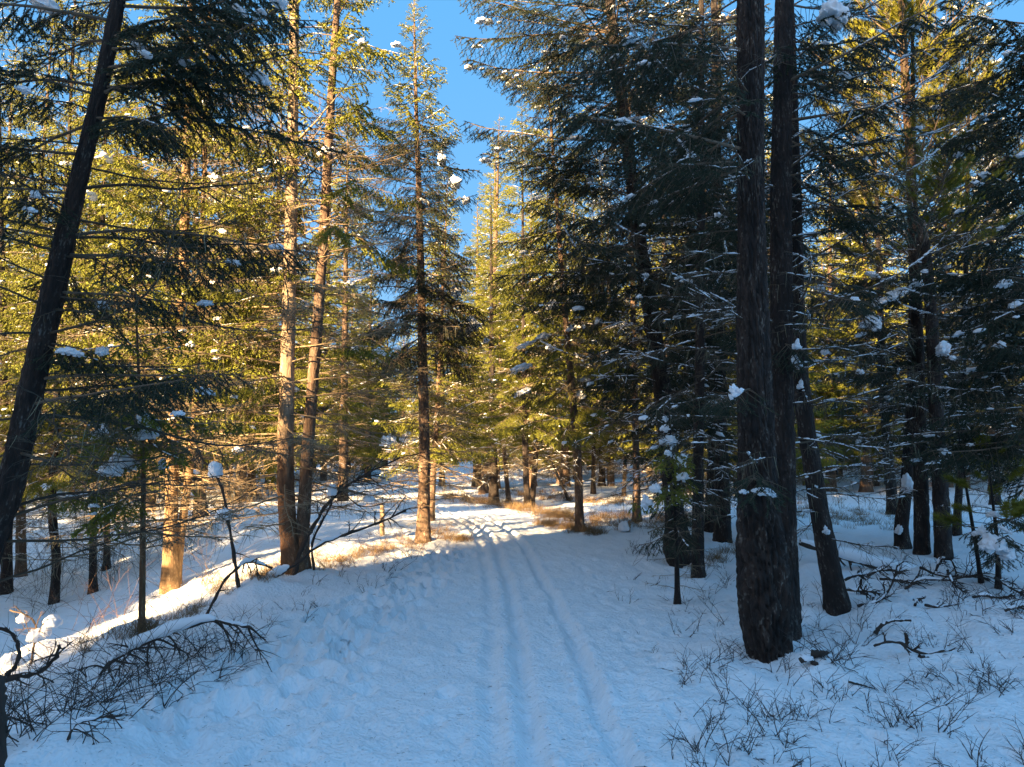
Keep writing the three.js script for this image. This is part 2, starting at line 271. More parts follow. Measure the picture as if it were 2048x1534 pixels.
const T = {  // near and Snow sets are darkened for shade; mid, far, pine tinted sunlit
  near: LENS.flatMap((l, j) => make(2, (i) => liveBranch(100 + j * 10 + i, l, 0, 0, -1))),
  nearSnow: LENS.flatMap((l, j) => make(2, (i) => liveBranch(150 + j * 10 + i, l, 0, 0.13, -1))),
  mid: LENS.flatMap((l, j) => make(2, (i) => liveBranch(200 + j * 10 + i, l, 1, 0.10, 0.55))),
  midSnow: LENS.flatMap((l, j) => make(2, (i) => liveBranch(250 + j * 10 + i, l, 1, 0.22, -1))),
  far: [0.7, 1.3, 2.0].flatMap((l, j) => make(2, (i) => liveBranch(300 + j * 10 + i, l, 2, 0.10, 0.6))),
  dead: [0.7, 1.2, 1.8].flatMap((l, j) => make(3, (i) => deadBranch(400 + j * 10 + i, l, 0, 0.5, 1.6))),  // dead twigs paled for sunlit trees
  deadSnow: [0.7, 1.2, 1.8].flatMap((l, j) => make(3, (i) => deadBranch(450 + j * 10 + i, l, 0.6, 0.4, 0.5))),  // same twigs darkened for firs in shade
  deadDust: [0.7, 1.2, 1.8].flatMap((l, j) => make(2, (i) => deadBranch(480 + j * 10 + i, l, 0.3, 0.6, 1.4))),
  deadShaded: [0.7, 1.2, 1.8].flatMap((l, j) => make(3, (i) => deadBranch(420 + j * 10 + i, l, 0, 0.7, 0.4))),  // shade put into the twig colour for the leaning fir
  pine: [0.7, 1.2, 1.8].flatMap((l, j) => make(2, (i) => pineBranch(500 + j * 10 + i, l))),
};
function pick(list, L, r) { let best = Infinity; for (const g of list) best = Math.min(best, Math.abs(Math.log(g.userData.len / L))); const c = list.filter((g) => Math.abs(Math.log(g.userData.len / L)) < best + 0.12); return c[Math.floor(r() * c.length)]; }

// ------------------------------------------------------------------ trunks and trees
function trunkGeo(pts, H, r0, o = {}) {   // pts: world points from the foot up; goes on straight to height H
  const base = pts[0], c = pts.map((p) => V().subVectors(p, base)), last = c[c.length - 1], prev = c[c.length - 2];
  if (H > last.y) { const d = V().subVectors(last, prev).normalize(); d.x *= 0.8; c.push(V().copy(last).addScaledVector(d, (H - last.y) / Math.max(0.5, d.y))); }
  const top = c[c.length - 1].y, cr = new THREE.CatmullRomCurve3(c, false, 'centripetal');
  const samples = cr.getPoints(160);
  const axis = (h) => { let k = 1; while (k < samples.length - 1 && samples[k].y < h) k++; const a = samples[k - 1], b = samples[k]; return V().lerpVectors(a, b, clamp((h - a.y) / Math.max(1e-6, b.y - a.y), 0, 1)); };
  const flare = o.flare ?? 0.35, tp = o.taper ?? 0.85, endR = o.end ?? 0.02, seed = o.seed ?? 1;
  const rad = (h) => { const t = clamp(h / top, 0, 1); if (o.radii) return interp(o.radii, Math.max(0, h)); let r = r0 * (endR + (1 - endR) * Math.pow(1 - t, tp)) * (1 + flare * Math.exp(-Math.max(0, h) / (r0 * 2.2))); for (const b of o.bulge ?? []) r *= 1 + b[1] * Math.exp(-(((h - b[0]) / b[2]) ** 2)); return r; };
  const G = new Geo(), sides = o.sides ?? 14, hs = []; for (let h = -0.35; h < top;) { hs.push(h); h += (h < (o.fineTo ?? 0) ? 0.022 : Math.max(0.12, r0 * 0.8)) * (o.step ?? 1); } hs.push(top);
  const amp = o.amp ?? 0.06;
  let f0 = 0, vlen = 0;
  hs.forEach((h, k) => {
    const a = axis(h); if (h < 0) a.y = h; const r = rad(h);
    for (let s = 0; s <= sides; s++) {
      const t = s / sides * Math.PI * 2, cx = Math.cos(t), sx = Math.sin(t);
      const fq = (o.furrow ?? 1) * r * 22 / Math.max(1, r * 6), fur = 1 - Math.abs(n3(cx * fq + seed, h * 2.6 * (o.furrow ?? 1), sx * fq)), fur2 = n3(cx * r * 60, h * 9 + seed, sx * r * 60), lob = n3(cx * 0.8 + seed * 7, h * 0.5, sx * 0.8);
      const cut = Math.pow(fur, 3.2), rr = r * (1 + 0.07 * lob * (1 + 2 * Math.exp(-Math.max(0, h) * 2)) + amp * (0.5 - 1.3 * cut) + amp * 0.35 * fur2);
      const tone = o.tone ? o.tone(h, t) : 1, w = (1 - 0.5 * cut);
      const q = Array.isArray(tone) ? tone : [tone, tone, tone];
      G.vert(V(a.x + cx * rr, a.y, a.z - sx * rr), V(cx, 0, -sx), [q[0] * w, q[1] * w, q[2] * w], s / sides * Math.max(1, Math.round(2 * Math.PI * r0 / 0.5)) , h / 0.7);
    }
  });
  const row = sides + 1;
  for (let k = 0; k < hs.length - 1; k++) for (let s = 0; s < sides; s++) { const a = k * row + s; G.i.push(a, a + 1, a + row, a + 1, a + row + 1, a + row); }
  const e = G.vert(axis(top).add(V(0, rad(top) * 0.3, 0)), V(0, 1, 0), [1, 1, 1]); for (let s = 0; s < sides; s++) G.i.push((hs.length - 1) * row + s, (hs.length - 1) * row + s + 1, e);
  const g = G.build(); const nn = g.attributes.normal; g.computeVertexNormals();
  const m = g.attributes.normal; for (let k = 0; k < hs.length; k++) { const a = k * row, b = a + sides, v = V().fromBufferAttribute(m, a).add(V().fromBufferAttribute(m, b)).normalize(); m.setXYZ(a, v.x, v.y, v.z); m.setXYZ(b, v.x, v.y, v.z); }
  return { geo: g, axis, rad, top, nn };
}
function place(r, axis, rad, h, yaw, pitch, L, g, roll = 0) {
  const s = L / g.userData.len, p = axis(h), q = new THREE.Quaternion().setFromEuler(new THREE.Euler(roll, yaw, pitch, 'YZX'));
  p.addScaledVector(V(1, 0, 0).applyQuaternion(q), rad(h) * 0.7);
  return new THREE.Matrix4().compose(p, q, V(s, s * (0.85 + 0.3 * r()), s));
}
// boughs: {h0,h1 (metres), n, L0 (low), L1 (top), p0, p1 (pitch), set, yaw:[from,to]}
function boughs(root, tr, name, o, single, seed) {
  const r = rngOf(seed), lists = new Map(); let yaw = r() * 6.28;
  for (let k = 0; k < o.n; k++) {
    const t = (k + r()) / o.n, h = lerp(o.h0, o.h1, t); if (h > tr.top - 0.05) continue;
    yaw += 2.4 + (r() - 0.5) * 1.0; let y = yaw;
    if (o.yaw) y = lerp(o.yaw[0], o.yaw[1], r()) * Math.PI / 180;
    const L = lerp(o.L0, o.L1, Math.pow(t, o.pw ?? 1)) * (0.62 + 0.6 * r()), pitch = lerp(o.p0, o.p1, t) * Math.PI / 180 + (r() - 0.5) * (o.pj ?? 0.42);
    const g = pick(o.set, L, r), m = place(r, tr.axis, tr.rad, h, y, pitch, L, g, (r() - 0.5) * 0.7);
    if (single) { const b = mesh(name, g, M.foliage, root); b.applyMatrix4(m); } else { if (!lists.has(g)) lists.set(g, []); lists.get(g).push(m); }
  }
  if (!single) { let c = root.children.find((q) => q.name === name + 'es'); if (!c) { c = new THREE.Group(); c.name = name + 'es'; root.add(c); } for (const [g, ms] of lists) instanced(name, g, M.foliage, ms, c); }
}
const px2m = (px, d) => px / F * d;
const trees = {};
// pts: pixels from the foot up. w: trunk width in pixels just above the foot. H: height in metres
function tree(key, name, label, pts, w, H, o = {}) {
  const foot = o.depth ? at(pts[0][0], pts[0][1], o.depth) : onGround(pts[0][0], pts[0][1]); if (o.depth) foot.y = land(foot.x, foot.z);
  const d = -foot.z, world = [foot, ...pts.slice(1).map((p) => at(p[0], p[1], d + (p[2] ?? 0)))];
  const root = thing(name, label, 'tree', foot, o.group);
  const tr = trunkGeo(world, H, px2m(w, d) / 2, { seed: (trees.n = (trees.n ?? 0) + 1), ...o });
  mesh('trunk', tr.geo, o.bark ?? M.brownBark, root);
  (o.boughs ?? []).forEach((b, i) => boughs(root, tr, b.name ?? (b.set === T.dead || b.set === T.deadSnow || b.set === T.deadDust ? 'dead_branch' : 'branch'), { p0: -8, p1: 30, ...b }, o.single, 1000 + trees.n * 17 + i));
  trees[key] = { root, tr, d, foot };
  return trees[key];
}
function bough(t, h, yawDeg, pitchDeg, L, set, name = 'branch', seed = 1) { const r = rngOf(seed + Math.round(h * 100)), g = pick(set, L, r), b = mesh(name, g, M.foliage, t.root); b.applyMatrix4(place(r, t.tr.axis, t.tr.rad, h, yawDeg * Math.PI / 180, pitchDeg * Math.PI / 180, L, g)); return b; }
let clumpN = 0;
function clump(t, px, py, wpx, hpx, ang = 0, dd = 0) {   // a lump of snow seen at that pixel on that tree
  const d = t.d + dd, p = at(px, py, d).sub(t.foot), G = new Geo(), a = px2m(wpx, d) / 2, b = px2m(hpx, d) / 2; clumpN++;
  const n = Math.max(1, Math.round(a / b));
  G.blob(V(0, 0, 0), a * 0.92, b * 0.9, Math.min(a, b * 1.2), clumpN, 3, 0.34);
  const r = rngOf(900 + clumpN); for (let k = 0; k < 6 + 2 * n; k++) { const s = (r() * 2 - 1) * 1.05; G.blob(V(s * a, -b * (0.1 + 0.6 * r()) * (1.1 - 0.5 * Math.abs(s)), (r() - 0.5) * b * 1.4), b * (0.14 + 0.3 * r()), b * (0.15 + 0.4 * r()), b * (0.15 + 0.3 * r()), clumpN * 7 + k, 2, 0.4); }
  { const h = p.y - b * 0.5, ax = t.tr.axis(clamp(h + 0.1, 0.1, t.tr.top)), v = V(p.x, p.y - b * 0.55, p.z).sub(ax), D = Math.hypot(v.x, v.z);   // the bough it lies on
    if (D > 0.15) { const L = D * 1.12 + 0.12, g = pick(t.root.name.startsWith('fir_sapling') || t === trees.T6 || t === trees.T7 || t === trees.T8 ? T.mid : T.near, L, r), s = L / g.userData.len, q = new THREE.Quaternion().setFromEuler(new THREE.Euler(0, Math.atan2(-v.z, v.x), Math.atan2(v.y, D) , 'YZX')); const e = mesh('branch', g, M.foliage, t.root); e.applyMatrix4(new THREE.Matrix4().compose(ax, q, V(s, s, s))); } }
  const m = mesh('snow_clump', G.build(), M.snow, t.root); m.position.copy(p); m.rotation.z = ang * Math.PI / 180; return m;
}

// ------------------------------------------------------------------ ground: one sheet, the trodden trail split off as its own piece
{
  const xs = [], zs = [];
  for (let x = 0; x < 4.6; x += 0.034) xs.push(x);
  for (let x = 4.6, s = 0.036; x < 170; s *= 1.065) { xs.push(x); x += s; }
  const X = [...xs.slice(1).reverse().map((v) => -v), ...xs];
  for (let d = -70; d < 2.6;) { zs.push(-d); d += clamp(-d * 0.12, 0.12, 5); }
  for (let d = 2.6; d < 260; d += Math.max(0.032, d * 0.0075)) zs.push(-d);
  const nx = X.length, nz = zs.length, pos = new Float32Array(nx * nz * 3), uv = new Float32Array(nx * nz * 2), trail = [], rest = [];
  for (let j = 0; j < nz; j++) for (let i = 0; i < nx; i++) { const k = j * nx + i; pos[k * 3] = X[i]; pos[k * 3 + 1] = land(X[i], zs[j]); pos[k * 3 + 2] = zs[j]; uv[k * 2] = X[i] / 1.3; uv[k * 2 + 1] = zs[j] / 1.3; }
  for (let j = 0; j < nz - 1; j++) for (let i = 0; i < nx - 1; i++) {
    const a = j * nx + i, d = -zs[j], w = 1.35 + 0.12 * Math.sin(d * 1.7), on = d > -3 && d < 40 && Math.abs(X[i] - interp(PATH, d)) < w;
    (on ? trail : rest).push(a, a + 1, a + nx, a + 1, a + nx + 1, a + nx);
  }
  const g = new THREE.BufferGeometry(); g.setAttribute('position', new THREE.BufferAttribute(pos, 3)); g.setAttribute('uv', new THREE.BufferAttribute(uv, 2)); g.setIndex([...[]].concat(trail, rest)); g.computeVertexNormals();
  const sub = (idx) => {
    const map = new Map(), p = [], n = [], u = [], q = [];
    for (const k of idx) { if (!map.has(k)) { map.set(k, map.size); p.push(pos[k * 3], pos[k * 3 + 1], pos[k * 3 + 2]); const N = g.attributes.normal.array; n.push(N[k * 3], N[k * 3 + 1], N[k * 3 + 2]); u.push(uv[k * 2], uv[k * 2 + 1]); } q.push(map.get(k)); }
    const s = new THREE.BufferGeometry(); s.setAttribute('position', new THREE.Float32BufferAttribute(p, 3)); s.setAttribute('normal', new THREE.Float32BufferAttribute(n, 3)); s.setAttribute('uv', new THREE.Float32BufferAttribute(u, 2)); s.setIndex(q); return s;
  };
  const a = mesh('ground', sub(rest), M.ground, scene); a.userData = { kind: 'structure', label: 'snow covered forest floor on both sides of the trail', category: 'ground' };
  const b = mesh('path', sub(trail), M.ground, scene); b.userData = { kind: 'structure', label: 'trodden snowy trail with narrow wheel ruts curving left into the woods', category: 'path' };
}

// ------------------------------------------------------------------ trees, near ones first
const D = { set: T.dead }, DS = { set: T.deadSnow }, DD = { set: T.deadDust }, DK = { set: T.deadShaded };
tree('T1', 'fir_tree', 'dark leaning fir trunk crossing the left edge, bare twigs fanning right', [[-75, 1290], [-30, 1130], [14, 1000], [48, 850], [80, 700], [120, 520], [154, 375], [187, 240], [236, 0]], 50, 11, {
  depth: 5.6, bark: M.darkBark, sides: 44, fineTo: 6, furrow: 1.5, amp: 0.13, single: true, radii: [[0, 0.105], [1.3, 0.09], [3.15, 0.084], [4.2, 0.063], [5.1, 0.055], [11, 0.02]], tone: (h, t) => 1 + 0.5 * n3(h * 3, t, 4),
  boughs: [{ ...DK, n: 17, h0: 1.0, h1: 4.4, L0: 2.0, L1: 1.9, p0: 4, p1: 2, yaw: [-50, 60] }, { ...DK, n: 18, h0: 1.2, h1: 4.6, L0: 0.9, L1: 1.2, p0: -6, p1: 8, yaw: [100, 260] },
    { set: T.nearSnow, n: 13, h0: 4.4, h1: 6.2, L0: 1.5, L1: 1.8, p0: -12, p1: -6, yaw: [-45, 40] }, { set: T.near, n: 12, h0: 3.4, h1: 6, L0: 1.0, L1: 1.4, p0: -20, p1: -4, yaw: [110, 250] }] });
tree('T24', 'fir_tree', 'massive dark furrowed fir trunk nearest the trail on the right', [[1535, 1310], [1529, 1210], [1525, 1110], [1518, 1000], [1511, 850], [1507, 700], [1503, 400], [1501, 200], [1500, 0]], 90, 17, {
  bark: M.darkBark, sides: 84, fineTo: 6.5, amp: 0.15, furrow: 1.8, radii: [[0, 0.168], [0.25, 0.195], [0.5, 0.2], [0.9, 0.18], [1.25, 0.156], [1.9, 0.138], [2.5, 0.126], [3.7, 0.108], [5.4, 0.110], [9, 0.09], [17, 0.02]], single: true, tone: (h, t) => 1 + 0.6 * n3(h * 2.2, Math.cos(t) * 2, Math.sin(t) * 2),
  boughs: [{ ...DS, n: 14, h0: 1.3, h1: 5.5, L0: 0.7, L1: 1.3, p0: 6, p1: 4, yaw: [120, 250] }, { set: T.nearSnow, n: 14, h0: 4.0, h1: 5.9, L0: 1.4, L1: 1.8, p0: -14, p1: -4, yaw: [110, 235] }] });
tree('T25', 'fir_tree', 'second dark fir trunk standing close behind the massive one', [[1576, 1275], [1573, 1150], [1568, 1000], [1563, 700], [1562, 400], [1565, 200], [1569, 0]], 46, 16, {
  bark: M.darkBark, sides: 56, fineTo: 6.5, amp: 0.13, furrow: 1.8, radii: [[0, 0.12], [1, 0.105], [3, 0.098], [5.4, 0.088], [9, 0.07], [16, 0.02]], single: true, tone: (h, t) => 0.9 + 0.5 * n3(h * 2.2, Math.cos(t) * 2, Math.sin(t) * 2 + 9),
  boughs: [{ ...DS, n: 22, h0: 1.2, h1: 5.6, L0: 0.9, L1: 1.8, p0: 0, p1: 22, yaw: [-40, 45] }, { set: T.nearSnow, n: 13, h0: 3.9, h1: 6.2, L0: 1.1, L1: 1.5, p0: -18, p1: -2, yaw: [-50, 60] }, { ...DS, n: 8, h0: 2, h1: 5.6, L0: 0.9, L1: 1.4, p0: 0, p1: 8, yaw: [110, 250] }] });
tree('T26', 'fir_tree', 'leaning snow speckled trunk right of the two big dark firs', [[1674, 1218], [1660, 1140], [1643, 1050], [1627, 950], [1612, 850], [1600, 730], [1596, 600], [1592, 400]], 40, 8, {
  bark: M.darkBark, sides: 26, fineTo: 3, amp: 0.09, single: true, boughs: [{ ...DS, n: 34, h0: 0.7, h1: 4.5, L0: 1.1, L1: 1.3, p0: -8, p1: 6 }, { set: T.nearSnow, n: 30, h0: 3, h1: 7.6, L0: 1.5, L1: 0.5, p0: -16, p1: 10 }] });
tree('T20', 'fir_tree', 'dark fir with swollen burl at its foot and boughs reaching over the trail', [[1356, 1128], [1352, 1060], [1345, 980], [1334, 860], [1322, 760], [1298, 600], [1272, 430], [1250, 250], [1226, 60]], 40, 15, {
  bark: M.darkBark, sides: 26, fineTo: 3, amp: 0.10, flare: 0.1, bulge: [[0.28, 0.45, 0.22]], single: true,
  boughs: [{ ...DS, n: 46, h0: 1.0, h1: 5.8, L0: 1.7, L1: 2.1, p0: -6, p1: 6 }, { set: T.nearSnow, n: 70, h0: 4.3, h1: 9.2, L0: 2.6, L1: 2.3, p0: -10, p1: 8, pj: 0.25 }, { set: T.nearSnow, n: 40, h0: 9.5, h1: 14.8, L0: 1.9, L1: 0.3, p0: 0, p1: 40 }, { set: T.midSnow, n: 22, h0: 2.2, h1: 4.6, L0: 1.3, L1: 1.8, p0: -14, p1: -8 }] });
tree('T21', 'fir_tree', 'slender dark fir between the burl footed fir and the massive trunk', [[1396, 1156], [1396, 1080], [1397, 900], [1400, 700], [1402, 400]], 23, 14, {
  bark: M.darkBark, sides: 20, fineTo: 2, amp: 0.09, boughs: [{ ...DS, n: 60, h0: 0.9, h1: 6, L0: 1.2, L1: 1.8, p0: -6, p1: 2 }, { set: T.midSnow, n: 54, h0: 1.8, h1: 13.6, L0: 1.6, L1: 0.5, p0: -14, p1: 30 }] });
tree('T22', 'fir_tree', 'dark fir with a snowy hollow at its foot behind the slender one', [[1446, 1086], [1445, 1000], [1440, 800], [1436, 500]], 30, 16, {
  bark: M.darkBark, sides: 20, fineTo: 2, amp: 0.09, boughs: [{ ...DS, n: 60, h0: 1.0, h1: 7, L0: 1.6, L1: 2.0, p0: -6, p1: 2 }, { set: T.midSnow, n: 66, h0: 2.4, h1: 15.6, L0: 2.0, L1: 0.5, p0: -14, p1: 30 }] });
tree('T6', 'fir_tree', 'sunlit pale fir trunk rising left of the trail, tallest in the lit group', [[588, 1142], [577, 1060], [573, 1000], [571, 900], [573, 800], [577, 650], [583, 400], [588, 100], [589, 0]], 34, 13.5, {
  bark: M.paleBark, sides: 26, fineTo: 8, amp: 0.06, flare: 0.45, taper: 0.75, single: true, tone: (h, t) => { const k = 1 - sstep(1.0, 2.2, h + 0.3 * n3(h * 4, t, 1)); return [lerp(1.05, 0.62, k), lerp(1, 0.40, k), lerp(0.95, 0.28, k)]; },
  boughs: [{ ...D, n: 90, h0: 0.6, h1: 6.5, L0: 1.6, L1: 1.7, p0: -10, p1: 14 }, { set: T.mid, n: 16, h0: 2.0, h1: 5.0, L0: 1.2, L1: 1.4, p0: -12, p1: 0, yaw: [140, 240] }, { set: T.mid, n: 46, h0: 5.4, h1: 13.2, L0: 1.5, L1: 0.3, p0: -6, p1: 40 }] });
tree('T7', 'fir_tree', 'darker slender fir leaning right out of the same foot as the pale one', [[603, 1138], [606, 1060], [612, 950], [619, 850], [637, 620], [655, 330], [668, 100], [675, 0]], 26, 13, {
  bark: M.brownBark, sides: 22, fineTo: 8, amp: 0.07, taper: 0.7, single: true, boughs: [{ ...D, n: 80, h0: 1.0, h1: 6.0, L0: 1.2, L1: 1.5, p0: -10, p1: 12, yaw: [-80, 200] }, { set: T.mid, n: 60, h0: 4.6, h1: 12.8, L0: 1.5, L1: 0.3, p0: -10, p1: 35 }] });
tree('T9', 'fir_tree', 'slim straight fir with snow laden drooping boughs at the left trail edge', [[846, 1084], [848, 1000], [849, 900], [846, 750], [843, 600], [838, 400], [832, 200], [829, 60]], 25, 10.6, {
  bark: M.brownBark, sides: 24, fineTo: 8, amp: 0.07, taper: 0.8, single: true, flare: 0.25, boughs: [{ ...D, n: 80, h0: 0.7, h1: 5.2, L0: 1.3, L1: 1.4, p0: -6, p1: 4 }, { set: T.near, n: 105, h0: 3.4, h1: 7.6, L0: 1.3, L1: 0.95, p0: -26, p1: 2 }, { set: T.mid, n: 70, h0: 7.4, h1: 10.5, L0: 0.85, L1: 0.16, p0: 4, p1: 48 }] });
tree('T17', 'fir_tree', 'sunlit fir trunk standing right beside the bend of the trail', [[1160, 1062], [1158, 980], [1154, 900], [1145, 800], [1137, 700], [1128, 600]], 18, 11, {
  bark: M.brownBark, sides: 20, fineTo: 4, amp: 0.07, single: true, boughs: [{ ...DD, n: 40, h0: 0.9, h1: 4.4, L0: 1.0, L1: 1.5, p0: -4, p1: 0 }, { set: T.mid, n: 50, h0: 2.2, h1: 7.5, L0: 1.5, L1: 1.3, p0: -18, p1: -2 }, { set: T.mid, n: 30, h0: 7, h1: 10.8, L0: 1.2, L1: 0.2, p0: 0, p1: 40 }] });
tree('T3', 'fir_tree', 'golden lit trunk of the forked fir low on the left slope', [[340, 1180], [341, 1100], [343, 1000], [346, 900], [356, 750], [366, 600], [371, 400]], 27, 15, {
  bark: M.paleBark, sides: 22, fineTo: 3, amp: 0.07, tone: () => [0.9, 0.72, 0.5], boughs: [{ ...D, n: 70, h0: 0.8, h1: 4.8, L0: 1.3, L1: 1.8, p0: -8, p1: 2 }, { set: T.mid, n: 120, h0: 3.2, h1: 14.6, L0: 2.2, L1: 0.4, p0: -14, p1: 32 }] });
tree('T3b', 'fir_tree', 'thinner stem forking right from the golden lit trunk', [[352, 1172], [360, 1090], [370, 1010], [378, 950], [388, 850], [398, 700], [404, 500]], 17, 12, {
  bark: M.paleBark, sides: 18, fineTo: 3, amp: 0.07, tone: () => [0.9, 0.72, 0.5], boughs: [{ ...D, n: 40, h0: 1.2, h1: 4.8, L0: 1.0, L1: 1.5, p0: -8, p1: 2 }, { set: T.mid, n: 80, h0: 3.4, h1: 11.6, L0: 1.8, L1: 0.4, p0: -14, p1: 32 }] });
tree('T2', 'fir_sapling', 'young green fir on the left slope with fat snow lumps on top', [[284, 1258], [285, 1150], [286, 1050], [287, 950], [284, 860], [280, 800]], 13, 3.7, {
  bark: M.brownBark, sides: 12, fineTo: 0, amp: 0.05, tone: () => [1.3, 1.15, 0.9], boughs: [{ ...D, n: 44, h0: 0.7, h1: 2.2, L0: 0.9, L1: 1.0, p0: 4, p1: 8 }, { set: T.mid, n: 34, h0: 1.7, h1: 3.6, L0: 0.95, L1: 0.2, p0: -14, p1: 26 }] });
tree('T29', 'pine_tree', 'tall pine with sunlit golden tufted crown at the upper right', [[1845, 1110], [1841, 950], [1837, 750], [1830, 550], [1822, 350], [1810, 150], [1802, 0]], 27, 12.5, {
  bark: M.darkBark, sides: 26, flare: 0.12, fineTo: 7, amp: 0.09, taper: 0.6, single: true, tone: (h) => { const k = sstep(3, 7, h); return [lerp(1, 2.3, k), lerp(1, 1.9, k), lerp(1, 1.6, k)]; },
  boughs: [{ ...DS, n: 40, h0: 1.6, h1: 6.0, L0: 1.0, L1: 1.7, p0: -2, p1: 14 }, { set: T.pine, n: 120, h0: 4.4, h1: 12.3, L0: 2.0, L1: 0.5, p0: 8, p1: 50, pw: 1.4 }] });
tree('T30', 'dead_tree', 'broken snag with pale splintered top leaning beside the tall pine', [[1886, 1116], [1882, 1000], [1874, 850], [1866, 700], [1857, 560], [1848, 480], [1843, 452]], 29, 5.2, {
  bark: M.darkBark, sides: 26, flare: 0.12, fineTo: 6, amp: 0.08, taper: 0.5, end: 0.5, single: true, tone: (h) => { const k = sstep(4.75, 4.9, h + 0.12 * n3(h * 3, 1, 1)); return h > 4.1 ? [1 + k * 5.2, 1 + k * 5.6, 1 + k * 5.6] : [1, 0.95, 0.9]; },
  boughs: [{ ...DS, n: 24, h0: 2.6, h1: 5.0, L0: 0.9, L1: 1.3, p0: 0, p1: 22, yaw: [-70, 60] }, { ...DS, n: 8, h0: 1.4, h1: 4.4, L0: 0.6, L1: 0.9, p0: 0, p1: 10, yaw: [120, 240] }] });
tree('T33', 'fir_tree', 'green fir whose snowy boughs enter from the right edge', [[2110, 1190], [2108, 1000], [2104, 700], [2100, 300]], 32, 13, {
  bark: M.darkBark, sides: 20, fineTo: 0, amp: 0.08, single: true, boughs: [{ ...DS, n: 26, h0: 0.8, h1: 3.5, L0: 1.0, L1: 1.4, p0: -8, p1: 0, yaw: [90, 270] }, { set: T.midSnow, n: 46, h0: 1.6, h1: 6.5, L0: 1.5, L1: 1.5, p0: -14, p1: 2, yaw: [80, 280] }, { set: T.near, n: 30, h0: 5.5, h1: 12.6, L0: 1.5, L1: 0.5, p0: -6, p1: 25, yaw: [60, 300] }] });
// the second row
const mid = (key, label, pts, w, H, o = {}) => tree(key, 'fir_tree', label, pts, w, H, { sides: 16, fineTo: 0, amp: 0.08, ...o, boughs: o.boughs ?? [
  { set: o.snow ? T.deadSnow : T.deadDust, n: o.nd ?? 50, h0: 0.9, h1: H * 0.36, L0: 1.1, L1: 1.5, p0: -6, p1: 2 },
  { set: o.snow ? T.midSnow : T.mid, n: o.nl ?? 130, h0: H * (o.c0 ?? 0.19), h1: H * 0.985, L0: o.L ?? 1.8, L1: 0.3, p0: -14, p1: 35, pw: 1.1 }] });
mid('T4', 'thin trunk behind the cut stump on the far left slope', [[462, 988], [462, 900], [463, 800]], 8, 9, { nl: 60 });
mid('T5', 'lit orange trunk standing alone beyond the cut stump', [[503, 990], [503, 920], [502, 820]], 16, 15, { L: 2.4 });
mid('T3c', 'brown trunk just right of the forked golden fir', [[401, 1036], [398, 960], [394, 870], [392, 700]], 22, 14, { L: 2.1 });
mid('T8', 'brown fir trunk behind the leaning one of the lit pair', [[685, 1002], [687, 920], [688, 800], [690, 650]], 19, 15, { L: 2.4 });
mid('T10', 'lit thin trunk right behind the slim straight fir', [[862, 1042], [866, 960], [871, 880], [878, 750]], 13, 8.6, { L: 1.5 });
mid('T12', 'short dark trunk with drooping green bough left of the trail bend', [[884, 972], [884, 900], [884, 800]], 12, 14, { L: 2.2 });
mid('T13', 'thick orange lit trunk leaning behind the dark one at the bend', [[968, 986], [975, 920], [981, 850], [986, 700]], 19, 17, { L: 2.4 });
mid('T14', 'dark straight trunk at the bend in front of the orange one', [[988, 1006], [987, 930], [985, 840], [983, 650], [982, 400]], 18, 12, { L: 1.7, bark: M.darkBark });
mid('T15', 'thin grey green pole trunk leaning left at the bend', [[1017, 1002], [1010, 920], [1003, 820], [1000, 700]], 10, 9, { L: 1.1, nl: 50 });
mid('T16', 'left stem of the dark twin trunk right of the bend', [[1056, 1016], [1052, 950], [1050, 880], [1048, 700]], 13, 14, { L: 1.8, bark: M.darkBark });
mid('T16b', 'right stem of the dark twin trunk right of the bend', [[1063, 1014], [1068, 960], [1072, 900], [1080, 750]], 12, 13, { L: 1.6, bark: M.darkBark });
mid('T19a', 'dark trunk far back right of the lit one at the bend', [[1204, 972], [1204, 900], [1204, 800]], 13, 17, { L: 2.3, bark: M.darkBark, snow: true });
mid('T19b', 'slighter dark trunk just left of the far back dark one', [[1186, 988], [1187, 930], [1187, 850]], 9, 12, { L: 1.5, bark: M.darkBark });
mid('T19e', 'slim shaded trunk third from the burl footed fir', [[1248, 993], [1250, 920], [1252, 830]], 8, 11, { L: 1.4, bark: M.darkBark });
mid('T19f', 'brown trunk left of the snowy sapling, its foot in a lit strip', [[1274, 1042], [1273, 950], [1271, 850], [1268, 700]], 15, 13, { L: 1.7, snow: true });
mid('T27', 'leaning dark trunk left of the pine, outer of three together', [[1788, 1030], [1778, 930], [1770, 840], [1764, 740], [1760, 600]], 20, 12, { L: 1.6, bark: M.darkBark, snow: true, nl: 60 });
mid('T28', 'twin stemmed dark fir with snow caught in its fork', [[1806, 1097], [1803, 1050], [1812, 980], [1818, 900], [1824, 780], [1826, 600]], 24, 11, { L: 1.3, bark: M.darkBark, snow: true, nl: 50 });
mid('T31', 'slim dark fir right of the broken snag', [[1913, 1070], [1917, 1000], [1921, 930], [1926, 800]], 14, 11, { L: 1.5, bark: M.darkBark, snow: true });
mid('T34', 'dark fir trunk seen in the gap right of the big pair', [[1664, 958], [1663, 900], [1661, 800]], 19, 16, { L: 2.3, bark: M.darkBark, snow: true });
mid('T35', 'far trunk standing in the snowfield right of the gap', [[1698, 926], [1698, 890], [1698, 820]], 14, 17, { L: 2.5, bark: M.darkBark, snow: true });
mid('T36', 'dark fir left of the massive trunk, half hidden by snowy twigs', [[1420, 1062], [1424, 950], [1428, 800], [1432, 600]], 22, 16, { L: 2.0, bark: M.darkBark, snow: true });
mid('T37', 'brown trunk low in the hollow at the left edge', [[42, 1152], [42, 1050], [46, 900], [60, 700]], 18, 15, { L: 2.0 });
